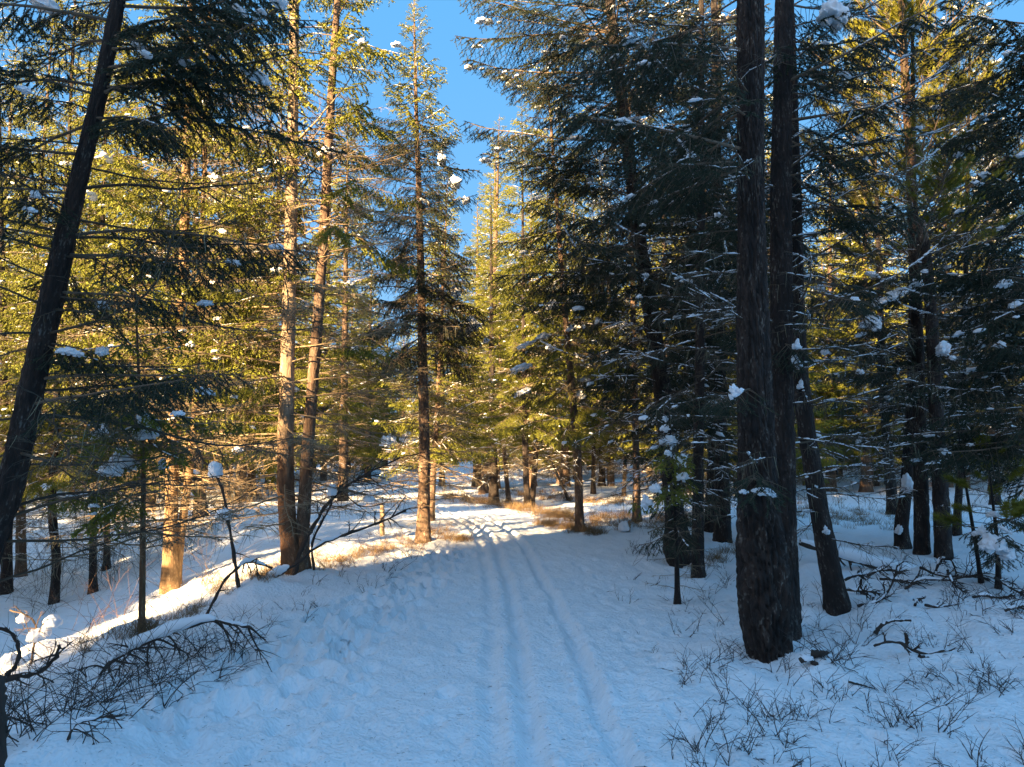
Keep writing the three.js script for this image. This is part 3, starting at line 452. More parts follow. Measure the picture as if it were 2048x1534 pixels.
mid('T38', 'dark trunk in the left hollow nearest the forked fir', [[186, 1186], [186, 1100], [188, 1000], [192, 850]], 14, 14, { L: 1.9, bark: M.darkBark });
mid('T39', 'crooked dark trunk in the middle of the left hollow', [[108, 1206], [113, 1120], [104, 1020], [110, 880]], 17, 15, { L: 2.0, bark: M.darkBark });
mid('T40', 'dark trunk in the left hollow right behind the leaning fir', [[12, 1186], [14, 1100], [16, 1000], [10, 850]], 20, 14, { L: 1.9, bark: M.darkBark });
mid('T41', 'small dark trunk at the back of the left hollow', [[214, 1140], [214, 1060], [216, 960]], 12, 13, { L: 1.8, bark: M.darkBark });
mid('T42', 'fir far right, its trunk behind the drooping snowy boughs', [[1990, 1010], [1988, 900], [1984, 700]], 18, 14, { L: 2.2, bark: M.darkBark, snow: true });
mid('T43', 'lit fir with open crown behind the right hand snag', [[1930, 975], [1930, 900], [1928, 700]], 15, 15, { L: 2.2 });
// lit spires beyond the bend
const spire = (key, label, pts, w, H, L, depth) => tree(key, 'fir_tree', label, pts, w, H, { depth, sides: 10, fineTo: 0, amp: 0.06, boughs: [{ set: T.far, n: 210, h0: H * 0.14, h1: H * 0.995, L0: L, L1: 0.18, p0: -12, p1: 40, pw: 0.95 }] });
spire('S1', 'narrow sunlit spire tip against the blue sky above the bend', [[990, 945], [990, 700], [990, 290]], 20, 18.6, 2.3, 38);
spire('S2', 'lit fir left of the narrow spire beyond the trail', [[955, 950], [955, 700], [955, 400]], 18, 15.8, 2.6, 40);
spire('S3', 'lit rounded fir right of the narrow spire beyond the trail', [[1062, 950], [1062, 700], [1062, 380]], 20, 15.8, 3.0, 38);
spire('S4', 'lit far fir showing through the dark boughs right of the spire', [[1130, 952], [1130, 700], [1130, 450]], 18, 15, 2.8, 36);
spire('S5', 'lit far fir high behind the big dark pair', [[1660, 935], [1660, 700], [1660, 300]], 18, 17, 3.0, 34);
spire('S6', 'lit far fir left of the golden pine crown', [[1730, 935], [1730, 700], [1730, 250]], 20, 18, 3.2, 33);
spire('S7', 'lit far fir right of the golden pine crown', [[1890, 935], [1890, 700], [1890, 250]], 20, 17.5, 3.2, 33);
spire('S8', 'lit far fir behind the tree entering from the right edge', [[1985, 940], [1985, 700], [1985, 250]], 18, 16.5, 3.0, 32);

// ------------------------------------------------------------------ woods beyond, and behind the viewer (whole trees repeated)
function wholeTree(seed, H, L, snow) {
  const r = rngOf(seed), G = new Geo(), parts = [];
  G.tube([V(0, -0.5, 0), V(0, H * 0.3, 0.03), V(0.05, H * 0.7, 0), V(0, H, 0)], [0.2, 0.15, 0.08, 0.01], 8, [0.10, 0.065, 0.045]);
  let yaw = 0;
  for (let k = 0; k < 190; k++) {
    const t = (k + r()) / 190, h = lerp(H * 0.05, H * 0.99, t), l = lerp(L, 0.2, Math.pow(t, 0.95)) * (0.7 + 0.5 * r()), dead = t < 0.06;
    yaw += 2.4 + r(); const g = pick(dead ? T.deadDust : T.far, l, r), m = place(r, () => V(0, h, 0), () => 0.08, h, yaw, lerp(-14, 38, t) * Math.PI / 180 + (r() - 0.5) * 0.3, l, g), nm = new THREE.Matrix3().getNormalMatrix(m);
    const P = g.attributes.position, N = g.attributes.normal, C = g.attributes.color, f0 = G.p.length / 3;
    for (let i = 0; i < P.count; i++) G.vert(V().fromBufferAttribute(P, i).applyMatrix4(m), V().fromBufferAttribute(N, i).applyMatrix3(nm).normalize(), [C.getX(i), C.getY(i), C.getZ(i)]);
    for (const i of g.index.array) G.i.push(f0 + i);
  }
  return G.build();
}
const WT = [wholeTree(61, 15, 2.8), wholeTree(62, 12, 2.4), wholeTree(63, 18, 3.1)];
function wood(name, label, spots) {
  const root = new THREE.Group(); root.name = name; scene.add(root); tag(root, label, 'woodland', null, 'stuff');
  WT.forEach((g, k) => instanced('wood_trees', g, M.foliage, spots.filter((s) => s[3] === k).map(([x, z, s, , y, w]) => new THREE.Matrix4().compose(V(x, land(x, z, false) - 0.05, z), new THREE.Quaternion().setFromEuler(new THREE.Euler(0, y, 0)), V(s * (w ?? 1), s, s * (w ?? 1)))), root));
}
{ const r = rngOf(5), far = [];
  for (let k = 0; k < 900; k++) { const d = 26 + 120 * Math.pow(r(), 1.3), x = (r() * 2 - 1) * (d * 0.85 + 8), u = x / d; if (Math.abs(x - interp(PATH, Math.min(d, 60))) < 2.4 && d < 60) continue;
    if (u > -0.32 && u < 0.02 && d < 46) continue; if (u >= 0.02 && u < 0.2 && d < 36) continue; if (u > 0.4 && d < 34) continue;
    const gap = u > -0.13 && u < -0.01 ? 0.62 : 1; if (far.some((q) => Math.hypot(q[0] - x, q[1] + d) < 2.2)) continue; far.push([x, -d, (0.75 + 0.5 * r()) * gap, Math.floor(r() * 3), r() * 6.28]); if (far.length > 420) break; }
  wood('far_wood', 'dense sunlit fir wood closing the view beyond the trail', far);
  const near = [], sd = [-toSun.x, -toSun.z], l = Math.hypot(...sd); sd[0] /= l; sd[1] /= l; const sp = [-sd[1], sd[0]];
  for (let k = 0; k < 4000 && near.length < 230; k++) { const t = 13 + r() * 34, s = -6.6 + r() * 33, x = -t * sd[0] + s * sp[0], z = -t * sd[1] + s * sp[1]; if (z < 1.5 || near.some((q) => Math.hypot(q[0] - x, q[1] - z) < 1.7)) continue; const v = Math.floor(r() * 2); near.push([x, z, (7.4 + (s > -2.5 ? 4 : s < -3.6 ? 4.2 : -0.8) + 0.23 * t) * (0.92 + 0.14 * r()) / [15, 12][v], v, r() * 6.28, 1.5]); }
  for (let k = 0; k < 1500 && near.length < 380; k++) { const t = 2.5 + r() * 10, s = -11.3 - r() * 20, x = -t * sd[0] + s * sp[0], z = -t * sd[1] + s * sp[1]; if (z < -2 && -x < -z * 0.95 + 1.5 || near.some((q) => Math.hypot(q[0] - x, q[1] - z) < 1.35)) continue; near.push([x, z, 0.36 + 0.16 * r(), Math.floor(r() * 2), r() * 6.28, 2.1]); }
  wood('wood_behind', 'fir wood behind the viewpoint that shades the foreground', near);
}

// ------------------------------------------------------------------ saplings
tree('T23', 'fir_sapling', 'small fir loaded with snow on a bare pole in front of the burl foot', [[1355, 1212], [1354, 1150], [1352, 1060], [1346, 950], [1340, 850]], 11, 2.45, { bark: M.darkBark, sides: 10, amp: 0.05, single: true,
  boughs: [{ ...D, n: 12, h0: 0.12, h1: 0.9, L0: 0.4, L1: 0.6, p0: -4, p1: 10 }, { set: T.nearSnow, n: 34, h0: 0.8, h1: 2.4, L0: 0.6, L1: 0.14, p0: -30, p1: 20 }] });
tree('T44', 'pine_sapling', 'little pine by the right edge with a big snow lump in its crown', [[1997, 1178], [1996, 1120], [1992, 1060], [1985, 1000]], 10, 1.55, { bark: M.darkBark, sides: 10, amp: 0.05, single: true,
  boughs: [{ set: T.pine, n: 16, h0: 0.55, h1: 1.5, L0: 0.6, L1: 0.2, p0: -20, p1: 30 }] });
tree('T45', 'dead_tree', 'thin bare pole leaning left beside the little pine', [[1962, 1163], [1953, 1100], [1943, 1040], [1934, 985]], 9, 1.9, { bark: M.darkBark, sides: 8, amp: 0.05, boughs: [{ ...DS, n: 10, h0: 0.5, h1: 1.8, L0: 0.4, L1: 0.5, p0: -5, p1: 10 }] });
tree('T46', 'dead_tree', 'thin dead stem leaning left behind the lit trunk at the bend', [[1138, 1002], [1122, 965], [1108, 935], [1096, 905]], 8, 2.6, { bark: M.darkBark, sides: 8, amp: 0.05, boughs: [{ ...DD, n: 16, h0: 0.4, h1: 2.5, L0: 0.6, L1: 0.7, p0: -5, p1: 10 }] });

// ------------------------------------------------------------------ lumps of snow caught on boughs
for (const [k, list] of Object.entries({
  T1: [[92, 12, 66, 34, -25], [370, 128, 44, 18, -10], [516, 156, 62, 26, -22], [478, 22, 40, 22, -40], [510, 30, 14, 24, -70], [410, 607, 34, 15, 0], [205, 612, 24, 22, 0], [467, 525, 36, 14, -12], [552, 494, 30, 14, 0], [356, 827, 26, 13, 0], [140, 705, 56, 20, -8], [205, 704, 24, 24, 0], [48, 180, 34, 16, -15], [60, 420, 30, 14, -10], [70, 390, 18, 24, 0], [410, 783, 40, 18, -15]],
  T9: [[884, 318, 18, 46, 20], [890, 285, 16, 22, 10], [912, 364, 22, 40, 25], [932, 402, 20, 24, 30], [911, 583, 26, 34, 30], [945, 652, 34, 46, 32], [972, 682, 16, 16, 20], [767, 272, 44, 14, -40], [830, 402, 16, 14, 0], [925, 700, 26, 16, -30], [795, 540, 20, 14, 0], [850, 402, 30, 12, -25]],
  T7: [[655, 307, 34, 28, 0], [725, 88, 22, 19, 0], [793, 90, 20, 12, 0], [700, 570, 22, 18, 0], [708, 700, 20, 14, 0], [760, 705, 26, 12, -20]],
  T6: [[440, 408, 28, 18, 0], [548, 325, 40, 14, -5], [553, 540, 24, 12, 0], [380, 690, 18, 11, 0], [476, 900, 20, 14, 0], [432, 358, 24, 22, -20]],
  T2: [[296, 862, 36, 62, 8], [240, 920, 34, 70, -18], [222, 942, 40, 34, 0], [285, 835, 22, 24, 0], [270, 928, 18, 24, 0], [325, 930, 16, 24, 0], [195, 870, 26, 22, 30], [208, 862, 14, 26, 0], [170, 990, 18, 10, 0], [188, 1012, 22, 10, 0], [145, 992, 22, 10, 0], [186, 1028, 16, 9, 0]],
  T8: [[778, 885, 30, 34, 0], [815, 878, 26, 34, -20], [664, 983, 20, 34, -15]],
  T17: [[1105, 612, 20, 30, 0], [1155, 592, 22, 44, 0], [1150, 655, 30, 16, 0], [1085, 675, 32, 18, 20], [1040, 738, 46, 18, 22], [1052, 690, 40, 12, 25], [1098, 695, 14, 16, 0], [1045, 785, 36, 14, 25], [1160, 790, 18, 22, 0], [1170, 760, 20, 12, 0], [1140, 660, 16, 10, 0], [1240, 655, 26, 30, 20], [1200, 645, 16, 14, 0]],
  T23: [[1338, 884, 32, 26, -8], [1310, 895, 20, 9, 8], [1335, 906, 14, 12, 0], [1311, 978, 18, 22, -20], [1292, 1004, 16, 30, 10], [1362, 922, 22, 30, -35], [1366, 955, 24, 20, 0], [1330, 857, 16, 18, 0], [1330, 838, 10, 14, 0]],
  T24: [[1471, 785, 20, 34, 30], [1528, 986, 44, 22, -8], [1487, 984, 18, 10, 0], [1380, 312, 24, 10, 8], [1390, 200, 30, 8, 10]],
  T25: [[1664, 32, 60, 56, -30], [1650, 88, 18, 12, 0], [1690, 150, 26, 10, -25], [1735, 315, 24, 13, 8], [1720, 275, 12, 16, 0], [1590, 720, 14, 22, 0], [1595, 690, 10, 26, 0]],
  T26: [[1616, 885, 9, 42, 25], [1624, 920, 9, 26, 15], [1608, 820, 20, 22, 30], [1642, 985, 9, 18, 0], [1630, 870, 26, 8, -10], [1652, 1060, 7, 20, 10], [1602, 770, 9, 24, 0], [1600, 730, 10, 20, 0]],
  T29: [[1795, 590, 80, 24, 22], [1832, 570, 26, 26, 20], [1760, 606, 34, 24, 10], [1745, 648, 36, 40, -10], [1722, 670, 24, 12, 15], [1745, 550, 30, 12, -20], [1775, 560, 30, 9, 10], [1650, 705, 18, 16, 0], [1720, 745, 16, 14, -20], [1640, 575, 12, 22, 0]],
  T30: [[1886, 698, 26, 34, -30], [1905, 716, 12, 10, 0], [1850, 543, 12, 10, 0], [1843, 455, 12, 7, 0], [1888, 910, 12, 22, 0], [1870, 925, 40, 8, 8]],
  T28: [[1815, 968, 20, 42, 14], [1798, 1060, 12, 22, -10]],
  T33: [[2010, 568, 28, 20, 8], [2030, 610, 26, 16, 15], [2000, 690, 20, 16, 0], [1960, 695, 22, 14, 30], [2040, 700, 24, 22, 0], [1985, 640, 20, 10, 40], [1890, 905, 22, 10, 0], [1940, 890, 14, 8, 0], [1970, 350, 20, 14, 0]],
  T44: [[1986, 1090, 44, 44, 0], [1964, 1062, 14, 24, 0], [2016, 1110, 24, 28, -30], [1985, 1030, 22, 16, 0], [1950, 1068, 16, 12, 0], [2010, 1060, 30, 10, -30]],
  T20: [[962, 42, 26, 13, 10], [955, 93, 22, 8, 0], [1152, 277, 38, 13, 0], [1132, 325, 20, 9, 0], [1075, 395, 22, 9, 20], [1262, 240, 40, 12, 14], [1240, 262, 16, 12, 0], [1345, 283, 22, 9, 0], [1410, 560, 30, 9, 14], [1400, 690, 26, 10, 10], [1435, 617, 26, 9, 8]],
})) for (const [x, y, w, h, a] of list) clump(trees[k], x, y, w * (k === 'T9' ? 0.8 : 1), h * (k === 'T9' ? 0.8 : 1), a ?? 0, -0.25 + 0.3 * Math.sin(x * 3.1));

// ------------------------------------------------------------------ fallen and standing dead wood
const dark = [0.045, 0.032, 0.024], brown = [0.10, 0.066, 0.042];
function limb(name, label, category, pts, w0, w1, o = {}) {   // pts: pixels from its thick end, at the depth of the ground under pixel o.foot
  const foot = onGround(...(o.foot ?? pts[0])), d0 = -foot.z, r = rngOf(7000 + pts[0][0] * 3 + pts[0][1]), path = new THREE.CatmullRomCurve3(pts.map((p, i) => at(p[0], p[1], d0 + (o.dd ? o.dd * i / (pts.length - 1) : 0)).sub(foot))).getPoints(pts.length * 4);
  path.forEach((p, i) => { if (i && i < path.length - 1) p.add(V((r() - 0.5), (r() - 0.5), (r() - 0.5)).multiplyScalar(px2m(w0, d0) * 0.25)); });
  const root = thing(name, label, category, foot, o.group), G = new Geo(), r0 = px2m(w0, d0) / 2, r1 = px2m(w1, d0) / 2, col = o.col ?? dark;
  G.tube(path, (s) => lerp(r0, r1, s) * (0.9 + 0.2 * Math.sin(s * 40)), 8, col);
  mesh('stem', G.build(), M.twig, root);
  const L = path.reduce((a, p, i) => i ? a + p.distanceTo(path[i - 1]) : 0, 0);
  if (o.twigs) {
    const B = new Geo();
    for (let k = 0; k < o.twigs; k++) {
      const s = lerp(o.from ?? 0.15, 1, r()), a = along(path, s), t = tangent(path, s), dir = V(t.x * 0.8 + (r() - 0.5) * 1.5, t.y * 0.6 + (r() - 0.5 + (o.lift ?? 0)) * 1.5, t.z + (r() - 0.5) * 1.2), l = (o.tl ?? 0.35) * L * (0.3 + 0.9 * r()), q = curve(r, a, dir, l, 6, o.droop ?? 0.2, o.curl ?? 0.4);
      B.tube(q, (z) => lerp((r1 * 0.75 + 0.001), 0.0016, z) * (o.thick ?? 1), 4, col);
      for (let j = 0; j < 4; j++) { const b = along(q, 0.25 + 0.7 * r()), tt = tangent(q, 0.5); B.tube(curve(r, b, V(tt.x + (r() - 0.5) * 1.8, tt.y + (r() - 0.5) * 1.6, tt.z + (r() - 0.5)), l * (0.2 + 0.35 * r()), 3, 0.1, 0.4), (z) => lerp(r1 * 0.4 + 0.0008, 0.001, z), 3, col); }
    }
    mesh('twigs', B.build(), M.twig, root);
  }
  if (o.snow) { const S = new Geo(); for (const [a, b, h] of o.snow) { const n = 14, q = [], rr = []; for (let k = 0; k <= n; k++) { const e = Math.pow(Math.sin(Math.PI * (0.04 + 0.92 * k / n)), 0.45); q.push(along(path, lerp(a, b, k / n)).add(V(0, px2m(h, d0) * 0.42 * e, 0))); rr.push(px2m(h, d0) * 0.5 * e * (0.85 + 0.3 * r())); } S.tube(q, rr, 9, SNOW); } mesh('snow_cap', S.build(), M.snow, root); }
  for (const [x, y, w, h] of o.lumps ?? []) { const S = new Geo(), p = at(x, y, d0).sub(foot); clumpN++; S.blob(p, px2m(w, d0) / 2, px2m(h, d0) / 2, px2m(Math.min(w, h), d0) / 2, clumpN, 3, 0.16); mesh('snow_lump', S.build(), M.snow, root); }
  return root;
}
limb('bent_stick', 'bent dark stick with two snow balls at the left trail shoulder', 'dead stick', [[477, 1174], [470, 1125], [456, 1040], [443, 975], [424, 940], [402, 915], [388, 868]], 9, 3, { twigs: 4, tl: 0.12, lumps: [[430, 945, 28, 44], [448, 1032, 34, 32]] });
limb('fallen_branch', 'snow topped log propped against the foot of the pale lit fir', 'fallen branch', [[524, 1168], [556, 1150], [590, 1128], [640, 1090], [700, 1066], [760, 1044], [812, 1021]], 9, 4, { foot: [560, 1160], twigs: 8, tl: 0.2, from: 0.5, snow: [[0, 0.28, 18], [0.45, 0.62, 8]] });
limb('fallen_branch', 'upright forked limb leaning right in front of the lit twin trunks', 'fallen branch', [[588, 1150], [602, 1100], [622, 1062], [650, 1015], [690, 975], [740, 945], [800, 915]], 11, 3, { foot: [590, 1150], twigs: 20, tl: 0.35, from: 0.4, lift: 0.1, lumps: [[664, 985, 20, 34], [738, 1000, 24, 18]] });
limb('fallen_branch', 'thin limb rising from weeds just right of the lit twin trunks', 'fallen branch', [[628, 1140], [624, 1090], [640, 1050], [662, 1010], [672, 975], [720, 1012], [770, 1008]], 6, 2, { twigs: 12, tl: 0.25 });
limb('fallen_branch', 'crooked limb lying across the lit strip left of the bent stick', 'fallen branch', [[405, 1250], [428, 1200], [450, 1160], [470, 1140], [492, 1125], [520, 1128], [545, 1136]], 7, 4, { foot: [425, 1235], twigs: 8, tl: 0.25, snow: [[0.55, 0.9, 9]] });
limb('fallen_branch', 'long arched limb under a thick snow ridge at the lower left', 'fallen branch', [[150, 1432], [175, 1390], [205, 1340], [255, 1303], [330, 1270], [420, 1242], [465, 1247], [502, 1256]], 11, 6, { foot: [330, 1330], twigs: 26, tl: 0.22, lift: -0.35, droop: 0.6, snow: [[0.12, 0.3, 10], [0.34, 0.74, 24], [0.76, 0.98, 7]] });
limb('fallen_branch', 'thick curved limb cut by the left edge of the frame', 'fallen branch', [[-40, 1330], [-5, 1358], [40, 1352], [75, 1345], [112, 1315], [118, 1290]], 16, 6, { foot: [30, 1390], twigs: 8, tl: 0.35, snow: [[0.35, 0.75, 8]] });
limb('fallen_branch', 'hooked limb arching over the thick one at the left edge', 'fallen branch', [[12, 1350], [32, 1330], [36, 1290], [20, 1265], [-10, 1255]], 10, 6, { foot: [30, 1390], twigs: 4, tl: 0.3 });
limb('dead_tree', 'thin upright dark pole at the bottom left corner', 'dead tree', [[2, 1560], [4, 1480], [3, 1400], [1, 1355]], 20, 16, { foot: [4, 1560], twigs: 4, tl: 0.3 });
limb('fallen_branch', 'small snow capped heap of sticks near the bottom left corner', 'fallen branch', [[136, 1480], [150, 1450], [190, 1438], [226, 1430]], 7, 3, { foot: [150, 1480], twigs: 10, tl: 0.4, snow: [[0.1, 0.7, 9]] });
limb('log', 'fallen log under a deep snow cap behind the leaning trunk on the right', 'log', [[1600, 1085], [1680, 1112], [1740, 1130], [1800, 1142], [1850, 1150]], 12, 9, { foot: [1740, 1140], twigs: 12, tl: 0.12, lift: -0.2, snow: [[0.0, 0.98, 24]] });
limb('fallen_branch', 'bare curved branch alone on the snow right of the big trunk', 'fallen branch', [[1750, 1268], [1762, 1252], [1785, 1242], [1822, 1241]], 10, 4, { foot: [1755, 1268], snow: [[0.2, 0.9, 5]] });
limb('fallen_branch', 'long forked branch lying lowest in the snow on the right', 'fallen branch', [[1748, 1292], [1770, 1285], [1800, 1286], [1832, 1303], [1880, 1314], [1930, 1323], [1972, 1331]], 5, 7, { foot: [1850, 1312], twigs: 8, tl: 0.2 });
limb('fallen_branch', 'short fork leaving the long branch in the snow on the right', 'fallen branch', [[1838, 1312], [1865, 1320], [1908, 1328]], 9, 4, { foot: [1850, 1320], twigs: 3 });
limb('fallen_branch', 'stubby upright broken stub on the forked branch on the right', 'fallen branch', [[1814, 1294], [1813, 1280], [1811, 1267]], 8, 7, { foot: [1814, 1294] });
limb('fallen_branch', 'thin straight stick lying on the snow below the forked branch', 'fallen branch', [[1698, 1364], [1722, 1370], [1750, 1378]], 5, 2, { foot: [1722, 1371] });
const pile = 'branches of the snowy fallen crown on the right';
const pileLabel = ['spiky upright branch in the middle of the snowy pile', 'curled branch at the left end of the snowy pile', 'hooked branch at the back of the snowy pile', 'long straight branch along the front of the snowy pile', 'branch under the broken snag at the back of the snowy pile', 'branch at the far right end of the snowy pile', 'bowed branch low at the right of the snowy pile', 'thin branch poking left out of the snowy pile', 'forked branch between leaning trunk and snowy pile', 'crossed branch at the foot of the snag in the snowy pile', 'short hooked branch lowest in the middle of the snowy pile', 'branch curling up under the little pine', 'twiggy branch lying in front of the log cap', 'half buried branch low at the right edge'];
[[[1715, 1212], [1760, 1200], [1785, 1165], [1795, 1130]], [[1690, 1160], [1720, 1150], [1722, 1175], [1735, 1195]], [[1870, 1150], [1880, 1120], [1900, 1118], [1912, 1145]], [[1810, 1178], [1840, 1160], [1900, 1160], [1955, 1152], [1990, 1170]], [[1840, 1135], [1880, 1150], [1930, 1156], [1965, 1150]], [[1990, 1155], [2020, 1175], [2060, 1195]], [[1850, 1210], [1890, 1215], [1940, 1205], [1960, 1215]], [[1690, 1180], [1730, 1182], [1770, 1190]], [[1735, 1152], [1760, 1140], [1790, 1142], [1815, 1150]], [[1895, 1140], [1905, 1165], [1930, 1185]], [[1830, 1212], [1835, 1200], [1848, 1196]], [[1945, 1195], [1970, 1190], [2000, 1196], [2025, 1190]], [[1760, 1158], [1800, 1160], [1840, 1172]], [[2010, 1222], [2035, 1215], [2065, 1225]]]
  .forEach((pts, i) => limb('fallen_branch', pileLabel[i], 'fallen branch', pts, 6, 3, { foot: [pts[0][0], Math.max(...pts.map((p) => p[1])) + 4], twigs: 20, tl: 0.38, thick: 0.95, curl: 0.85, lift: 0.1, droop: 0.7, snow: [[0.15, 0.5, 6]], group: pile }));
limb('post', 'short weathered broken stem standing left of the slim straight fir', 'stump', [[764, 1072], [764, 1040], [765, 1012]], 11, 10, { col: [0.26, 0.19, 0.12] });
limb('stump', 'cut tree stump with a flat snow cap on the far left slope', 'stump', [[455, 997], [455, 985], [455, 971]], 15, 13, { col: [0.28, 0.2, 0.13], lumps: [[455, 970, 16, 5]] });
limb('stump', 'snow buried stump with a lit wooden tip right of the bend', 'stump', [[1257, 1062], [1258, 1050], [1259, 1043]], 9, 6, { col: [0.30, 0.2, 0.12], lumps: [[1248, 1056, 22, 26]] });
limb('root', 'dark root crook showing through the snow below the massive trunk', 'root', [[1600, 1322], [1618, 1318], [1632, 1330], [1628, 1345]], 12, 10, { foot: [1615, 1330], lumps: [[1614, 1318, 26, 14]] });
limb('root', 'black hollow root end beside the root crook', 'root', [[1622, 1306], [1640, 1310], [1655, 1304]], 17, 8, { foot: [1635, 1318] });
limb('shrub_stem', 'thin upright stem with snow balls at the left edge of the slope', 'bush', [[62, 1330], [68, 1290], [74, 1260], [60, 1235], [20, 1220]], 5, 3, { twigs: 10, tl: 0.4, col: [0.2, 0.13, 0.08], lumps: [[46, 1240, 22, 24], [105, 1246, 34, 30], [72, 1275, 30, 34], [92, 1265, 18, 34], [20, 1322, 30, 30]] });

// ------------------------------------------------------------------ bushes, weeds, grass, litter
function bushGeo(seed, n, h, spread, col, lean = 0) {
  const r = rngOf(seed), G = new Geo();
  for (let k = 0; k < n; k++) {
    const a = V((r() - 0.5) * spread, -0.05, (r() - 0.5) * spread * 0.7), l = h * (0.45 + 0.75 * r()), q = curve(r, a, V((r() - 0.5) * 1.7 + lean * (r() < 0.75 ? 1 : -2), 0.9, (r() - 0.5) * 1.5), l, 6, 0.6, 0.4);
    G.tube(q, (z) => lerp(0.0032, 0.0010, z), 4, col);
    for (let j = 0; j < 5; j++) { const s = 0.2 + 0.75 * r(), b = along(q, s), t = tangent(q, s), tw = curve(r, b, V(t.x + (r() - 0.5) * 1.8, t.y * 0.6 + (r() - 0.3), t.z + (r() - 0.5) * 1.8), l * (0.15 + 0.3 * r()), 3, 0.1, 0.35); G.tube(tw, (z) => lerp(0.0017, 0.0008, z), 3, col); }
  }
  return G.build();
}
const bush = (label, px, py, n, h, spread, col = dark, lean = 0, group) => { const p = onGround(px, py), o = mesh(numbered('bush'), bushGeo(Math.round(px * 7 + py), n, h, spread, col, lean), M.twig, scene); o.position.copy(p); tag(o, label, 'bush', group); return o; };
bush('tangle of dark twigs under the right end of the arched limb', 430, 1312, 40, 0.5, 0.55, dark, 0.25);
bush('dense dark twigs under the middle of the arched limb', 340, 1360, 44, 0.5, 0.7, dark, 0.3);
bush('dark twig thicket below the left end of the arched limb', 235, 1400, 46, 0.55, 0.7, dark, 0.2);
bush('leaning twig thicket between arched limb and left edge', 130, 1430, 46, 0.55, 0.7, dark, 0.25);
bush('twigs rising at the left edge above the corner pole', 45, 1470, 36, 0.55, 0.5, dark, 0.2);
bush('few upright twigs at the right end of the arched limb', 518, 1275, 7, 0.3, 0.2);
bush('bare shrub below the lit strip left of the bent stick', 300, 1300, 14, 0.45, 0.8);
bush('bare shrub on the slope near the snow balls', 160, 1320, 16, 0.5, 0.7);
bush('golden bare shrub at the foot of the forked fir', 372, 1225, 12, 0.9, 0.5, [0.2, 0.14, 0.08]);
bush('tall bare shrub behind the bent stick', 432, 1160, 9, 1.1, 0.4, [0.09, 0.06, 0.04]);
bush('reddish bare shrub left of the young green fir', 215, 1245, 16, 1.0, 0.8, [0.16, 0.085, 0.05]);
bush('pale bare shrub in the left hollow behind the snow balls', 100, 1225, 20, 1.1, 1.0, [0.13, 0.1, 0.07]);
[['dark bramble tangle filling the left hollow near the leaning fir', 70, 1195, 2.2], ['dark twig thicket between the trunks of the left hollow', 145, 1180, 2.0], ['bare twig thicket at the back of the left hollow', 235, 1150, 2.2], ['bare grey thicket at the left edge behind the leaning fir', 20, 1160, 2.6], ['sparse tall twigs left of the forked golden fir', 300, 1170, 1.6]].forEach(([l, x, y, h], i) => bush(l, x, y, 26, h, 2.2, i % 2 ? [0.05, 0.038, 0.028] : [0.1, 0.07, 0.045]));
bush('dark weedy clump left of the slim straight fir', 808, 1118, 16, 0.4, 0.4, [0.06, 0.045, 0.035]);
bush('dark low bush at the right foot of the lit twin trunks', 700, 1130, 18, 0.4, 0.7, [0.08, 0.055, 0.04]);
bush('small brown bush at the right foot of the slim straight fir', 912, 1052, 18, 0.35, 0.9, [0.12, 0.07, 0.045]);
bush('dark bush in the shade near the right edge', 1968, 1380, 30, 0.28, 0.5, [0.05, 0.04, 0.035]);
bush('dark low bush right of the trail under the burl footed fir', 1290, 1108, 24, 0.3, 0.6, [0.05, 0.04, 0.035]);
bush('thin twigs at the left foot of the massive trunk', 1468, 1310, 9, 0.28, 0.3);
bush('dry stalks beside the black hollow root', 1680, 1330, 9, 0.3, 0.3);
const weeds = Array.from({ length: 9 }, (_, i) => bushGeo(8000 + i, 2 + i % 4, 0.16 + 0.025 * i, 0.10, [0.055, 0.04, 0.034]));
{ const r = rngOf(31); let n = 0;
  for (let k = 0; k < 1400 && n < 255; k++) {
    const px = 1130 + r() * 960, py = 1090 + r() * 470; const edge = interp([[1090, 1210], [1200, 1190], [1300, 1230], [1534, 1330]], py); if (px < edge + r() * 120) continue; if (n2(px / 140, py / 80) < -0.25) continue;
    const p = onGround(px, py), o = mesh(numbered('weed'), weeds[Math.floor(r() * 9)], M.twig, scene); o.position.copy(p); o.rotation.set((r() - 0.5) * 0.4, r() * 6.28, (r() - 0.5) * 0.4); o.scale.setScalar(0.75 + 0.5 * r());
    const z = py < 1200 ? (px < 1480 ? 0 : 1) : py < 1330 ? (px < 1480 ? 2 : 3) : px < 1560 ? 4 : px < 1820 ? 5 : 6;
    tag(o, 'thin dry weed stalk in the snow ' + ['between the burl footed fir and the trail', 'among the fallen branches right of the big trunks', 'left of the massive trunk foot', 'around the forked branch right of the massive trunk', 'by the trail below the massive trunk', 'below the black hollow root', 'in the bottom right corner'][z], 'weed', 'weeds zone by zone right of the trail, ' + ['burl fir', 'fallen pile', 'trunk foot', 'forked branch', 'trail side', 'hollow root', 'corner'][z]); n++;
  }
  n = 0;
  for (let k = 0; k < 500 && n < 40; k++) {
    const px = 510 + r() * 420, py = 1065 + r() * 190; if (px > interp([[1065, 910], [1130, 840], [1250, 600]], py)) continue; if (px < interp([[1065, 700], [1130, 640], [1250, 500]], py)) continue;
    const p = onGround(px, py), o = mesh(numbered('weed'), weeds[Math.floor(r() * 9)], M.twig, scene); o.position.copy(p); o.rotation.y = r() * 6.28; o.scale.setScalar(0.8 + 0.5 * r());
    tag(o, 'thin dry weed stalk on the snow left of the trail', 'weed', 'weeds left of the trail'); n++;
  }
}
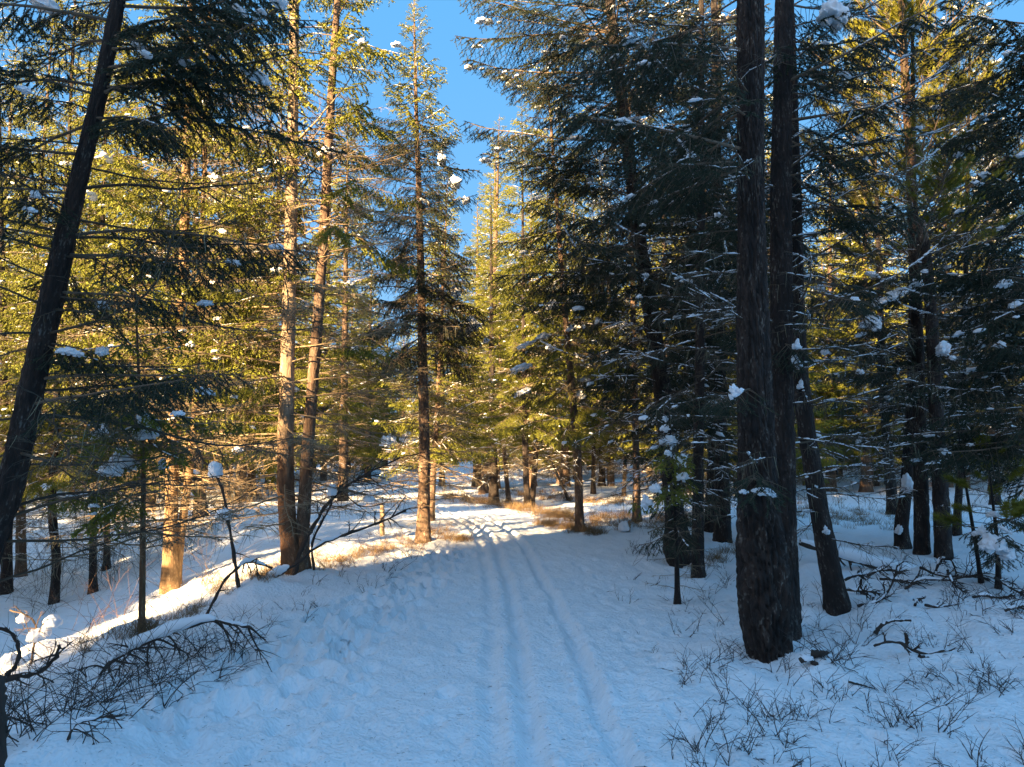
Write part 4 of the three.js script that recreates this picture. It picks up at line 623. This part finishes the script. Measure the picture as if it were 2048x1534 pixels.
{ const r = rngOf(33), G = new Geo();   // dry grass through the snow
  for (let k = 0; k < 26; k++) { const a = V((r() - 0.5) * 0.22, -0.03, (r() - 0.5) * 0.22), q = curve(r, a, V((r() - 0.5) * 1.3, 1, (r() - 0.5) * 1.3), 0.10 + 0.16 * r(), 3, 0.4, 0.2); G.tube(q, (z) => lerp(0.003, 0.001, z), 3, [0.20 + 0.06 * r(), 0.125 + 0.03 * r(), 0.065]); }
  const tuft = G.build(), ms = [];
  const put = (px, py, s) => { const p = onGround(px, py); ms.push(new THREE.Matrix4().compose(p, new THREE.Quaternion().setFromEuler(new THREE.Euler(0, r() * 6.28, 0)), V(s, s, s))); };
  const patch = (x0, y0, x1, y1, thick, n, s) => { for (let k = 0; k < n; k++) { const t = r(), q = (r() + r() - 1); put(lerp(x0, x1, t) + (r() - 0.5) * 30, lerp(y0, y1, t) + q * thick, s * (0.6 + 0.8 * r())); } };
  patch(890, 992, 1150, 1040, 9, 176, 1.20); patch(1000, 985, 1260, 1010, 10, 109, 1.12); patch(1080, 1048, 1200, 1068, 6, 84, 0.88); patch(1170, 1040, 1400, 1045, 18, 126, 0.88); patch(1500, 1010, 1800, 1050, 30, 109, 0.88);
  patch(620, 1130, 850, 1085, 22, 70, 0.6); patch(420, 1180, 600, 1135, 12, 45, 0.7); patch(150, 1300, 420, 1215, 14, 40, 0.6); patch(420, 1030, 560, 980, 10, 50, 1.20); patch(850, 1060, 940, 1085, 10, 42, 0.64); patch(1420, 1120, 1480, 1100, 14, 21, 0.64);
  const o = instanced('dry_grass', tuft, M.twig, ms, scene); tag(o, 'brown dry grass poking through the snow along the trail edges', 'grass', null, 'stuff');
  const cg = new Geo(); cg.blob(V(0, 0, 0), 1, 0.8, 0.9, 5, 1, 0.4); const cm = [];
  for (let k = 0; k < 700; k++) { const d = 2.6 + 13 * r() * r(), q = RUTS[Math.floor(r() * 3)], x = interp(PATH, d) + q[0] + (r() < 0.5 ? -1 : 1) * (0.09 + 0.12 * r() * r()), s = 0.004 + 0.011 * r() * r(); cm.push(new THREE.Matrix4().compose(V(x, land(x, -d) + s * 0.1, -d), new THREE.Quaternion().setFromEuler(new THREE.Euler(0, r() * 6.28, 0)), V(s, s, s))); }
  tag(instanced('snow_crumbs', cg.build(), M.snow, cm, scene), 'loose snow crumbs along the edges of the ruts', 'snow', null, 'stuff');
  const L = new Geo(); L.tube([V(-0.5, 0.02, 0), V(-0.1, 0.05, 0.08), V(0.5, 0.02, 0)], [0.05, 0.06, 0.03], 4, [0.06, 0.045, 0.03]); const lm = [];
  for (let k = 0; k < 5200; k++) { const d = 2.5 + 9 * r() * r() + r(), x = (r() * 2 - 1) * d * 0.72, s = 0.008 + 0.02 * r() * r() + (r() < 0.008 ? 0.02 : 0); lm.push(new THREE.Matrix4().compose(V(x, land(x, -d) + 0.003, -d), new THREE.Quaternion().setFromEuler(new THREE.Euler(0, r() * 6.28, (r() - 0.5) * 0.3)), V(s, s * 0.8, s))); }
  tag(instanced('needle_litter', L.build(), M.twig, lm, scene), 'fallen needles and twig bits scattered on the snow', 'litter', null, 'stuff');
}

// ------------------------------------------------------------------ draw
const renderer = new THREE.WebGLRenderer({ antialias: true });
renderer.setSize(1024, 767); renderer.toneMapping = THREE.LinearToneMapping; renderer.toneMappingExposure = EXPOSURE;
renderer.shadowMap.enabled = true;
renderer.render(scene, camera);
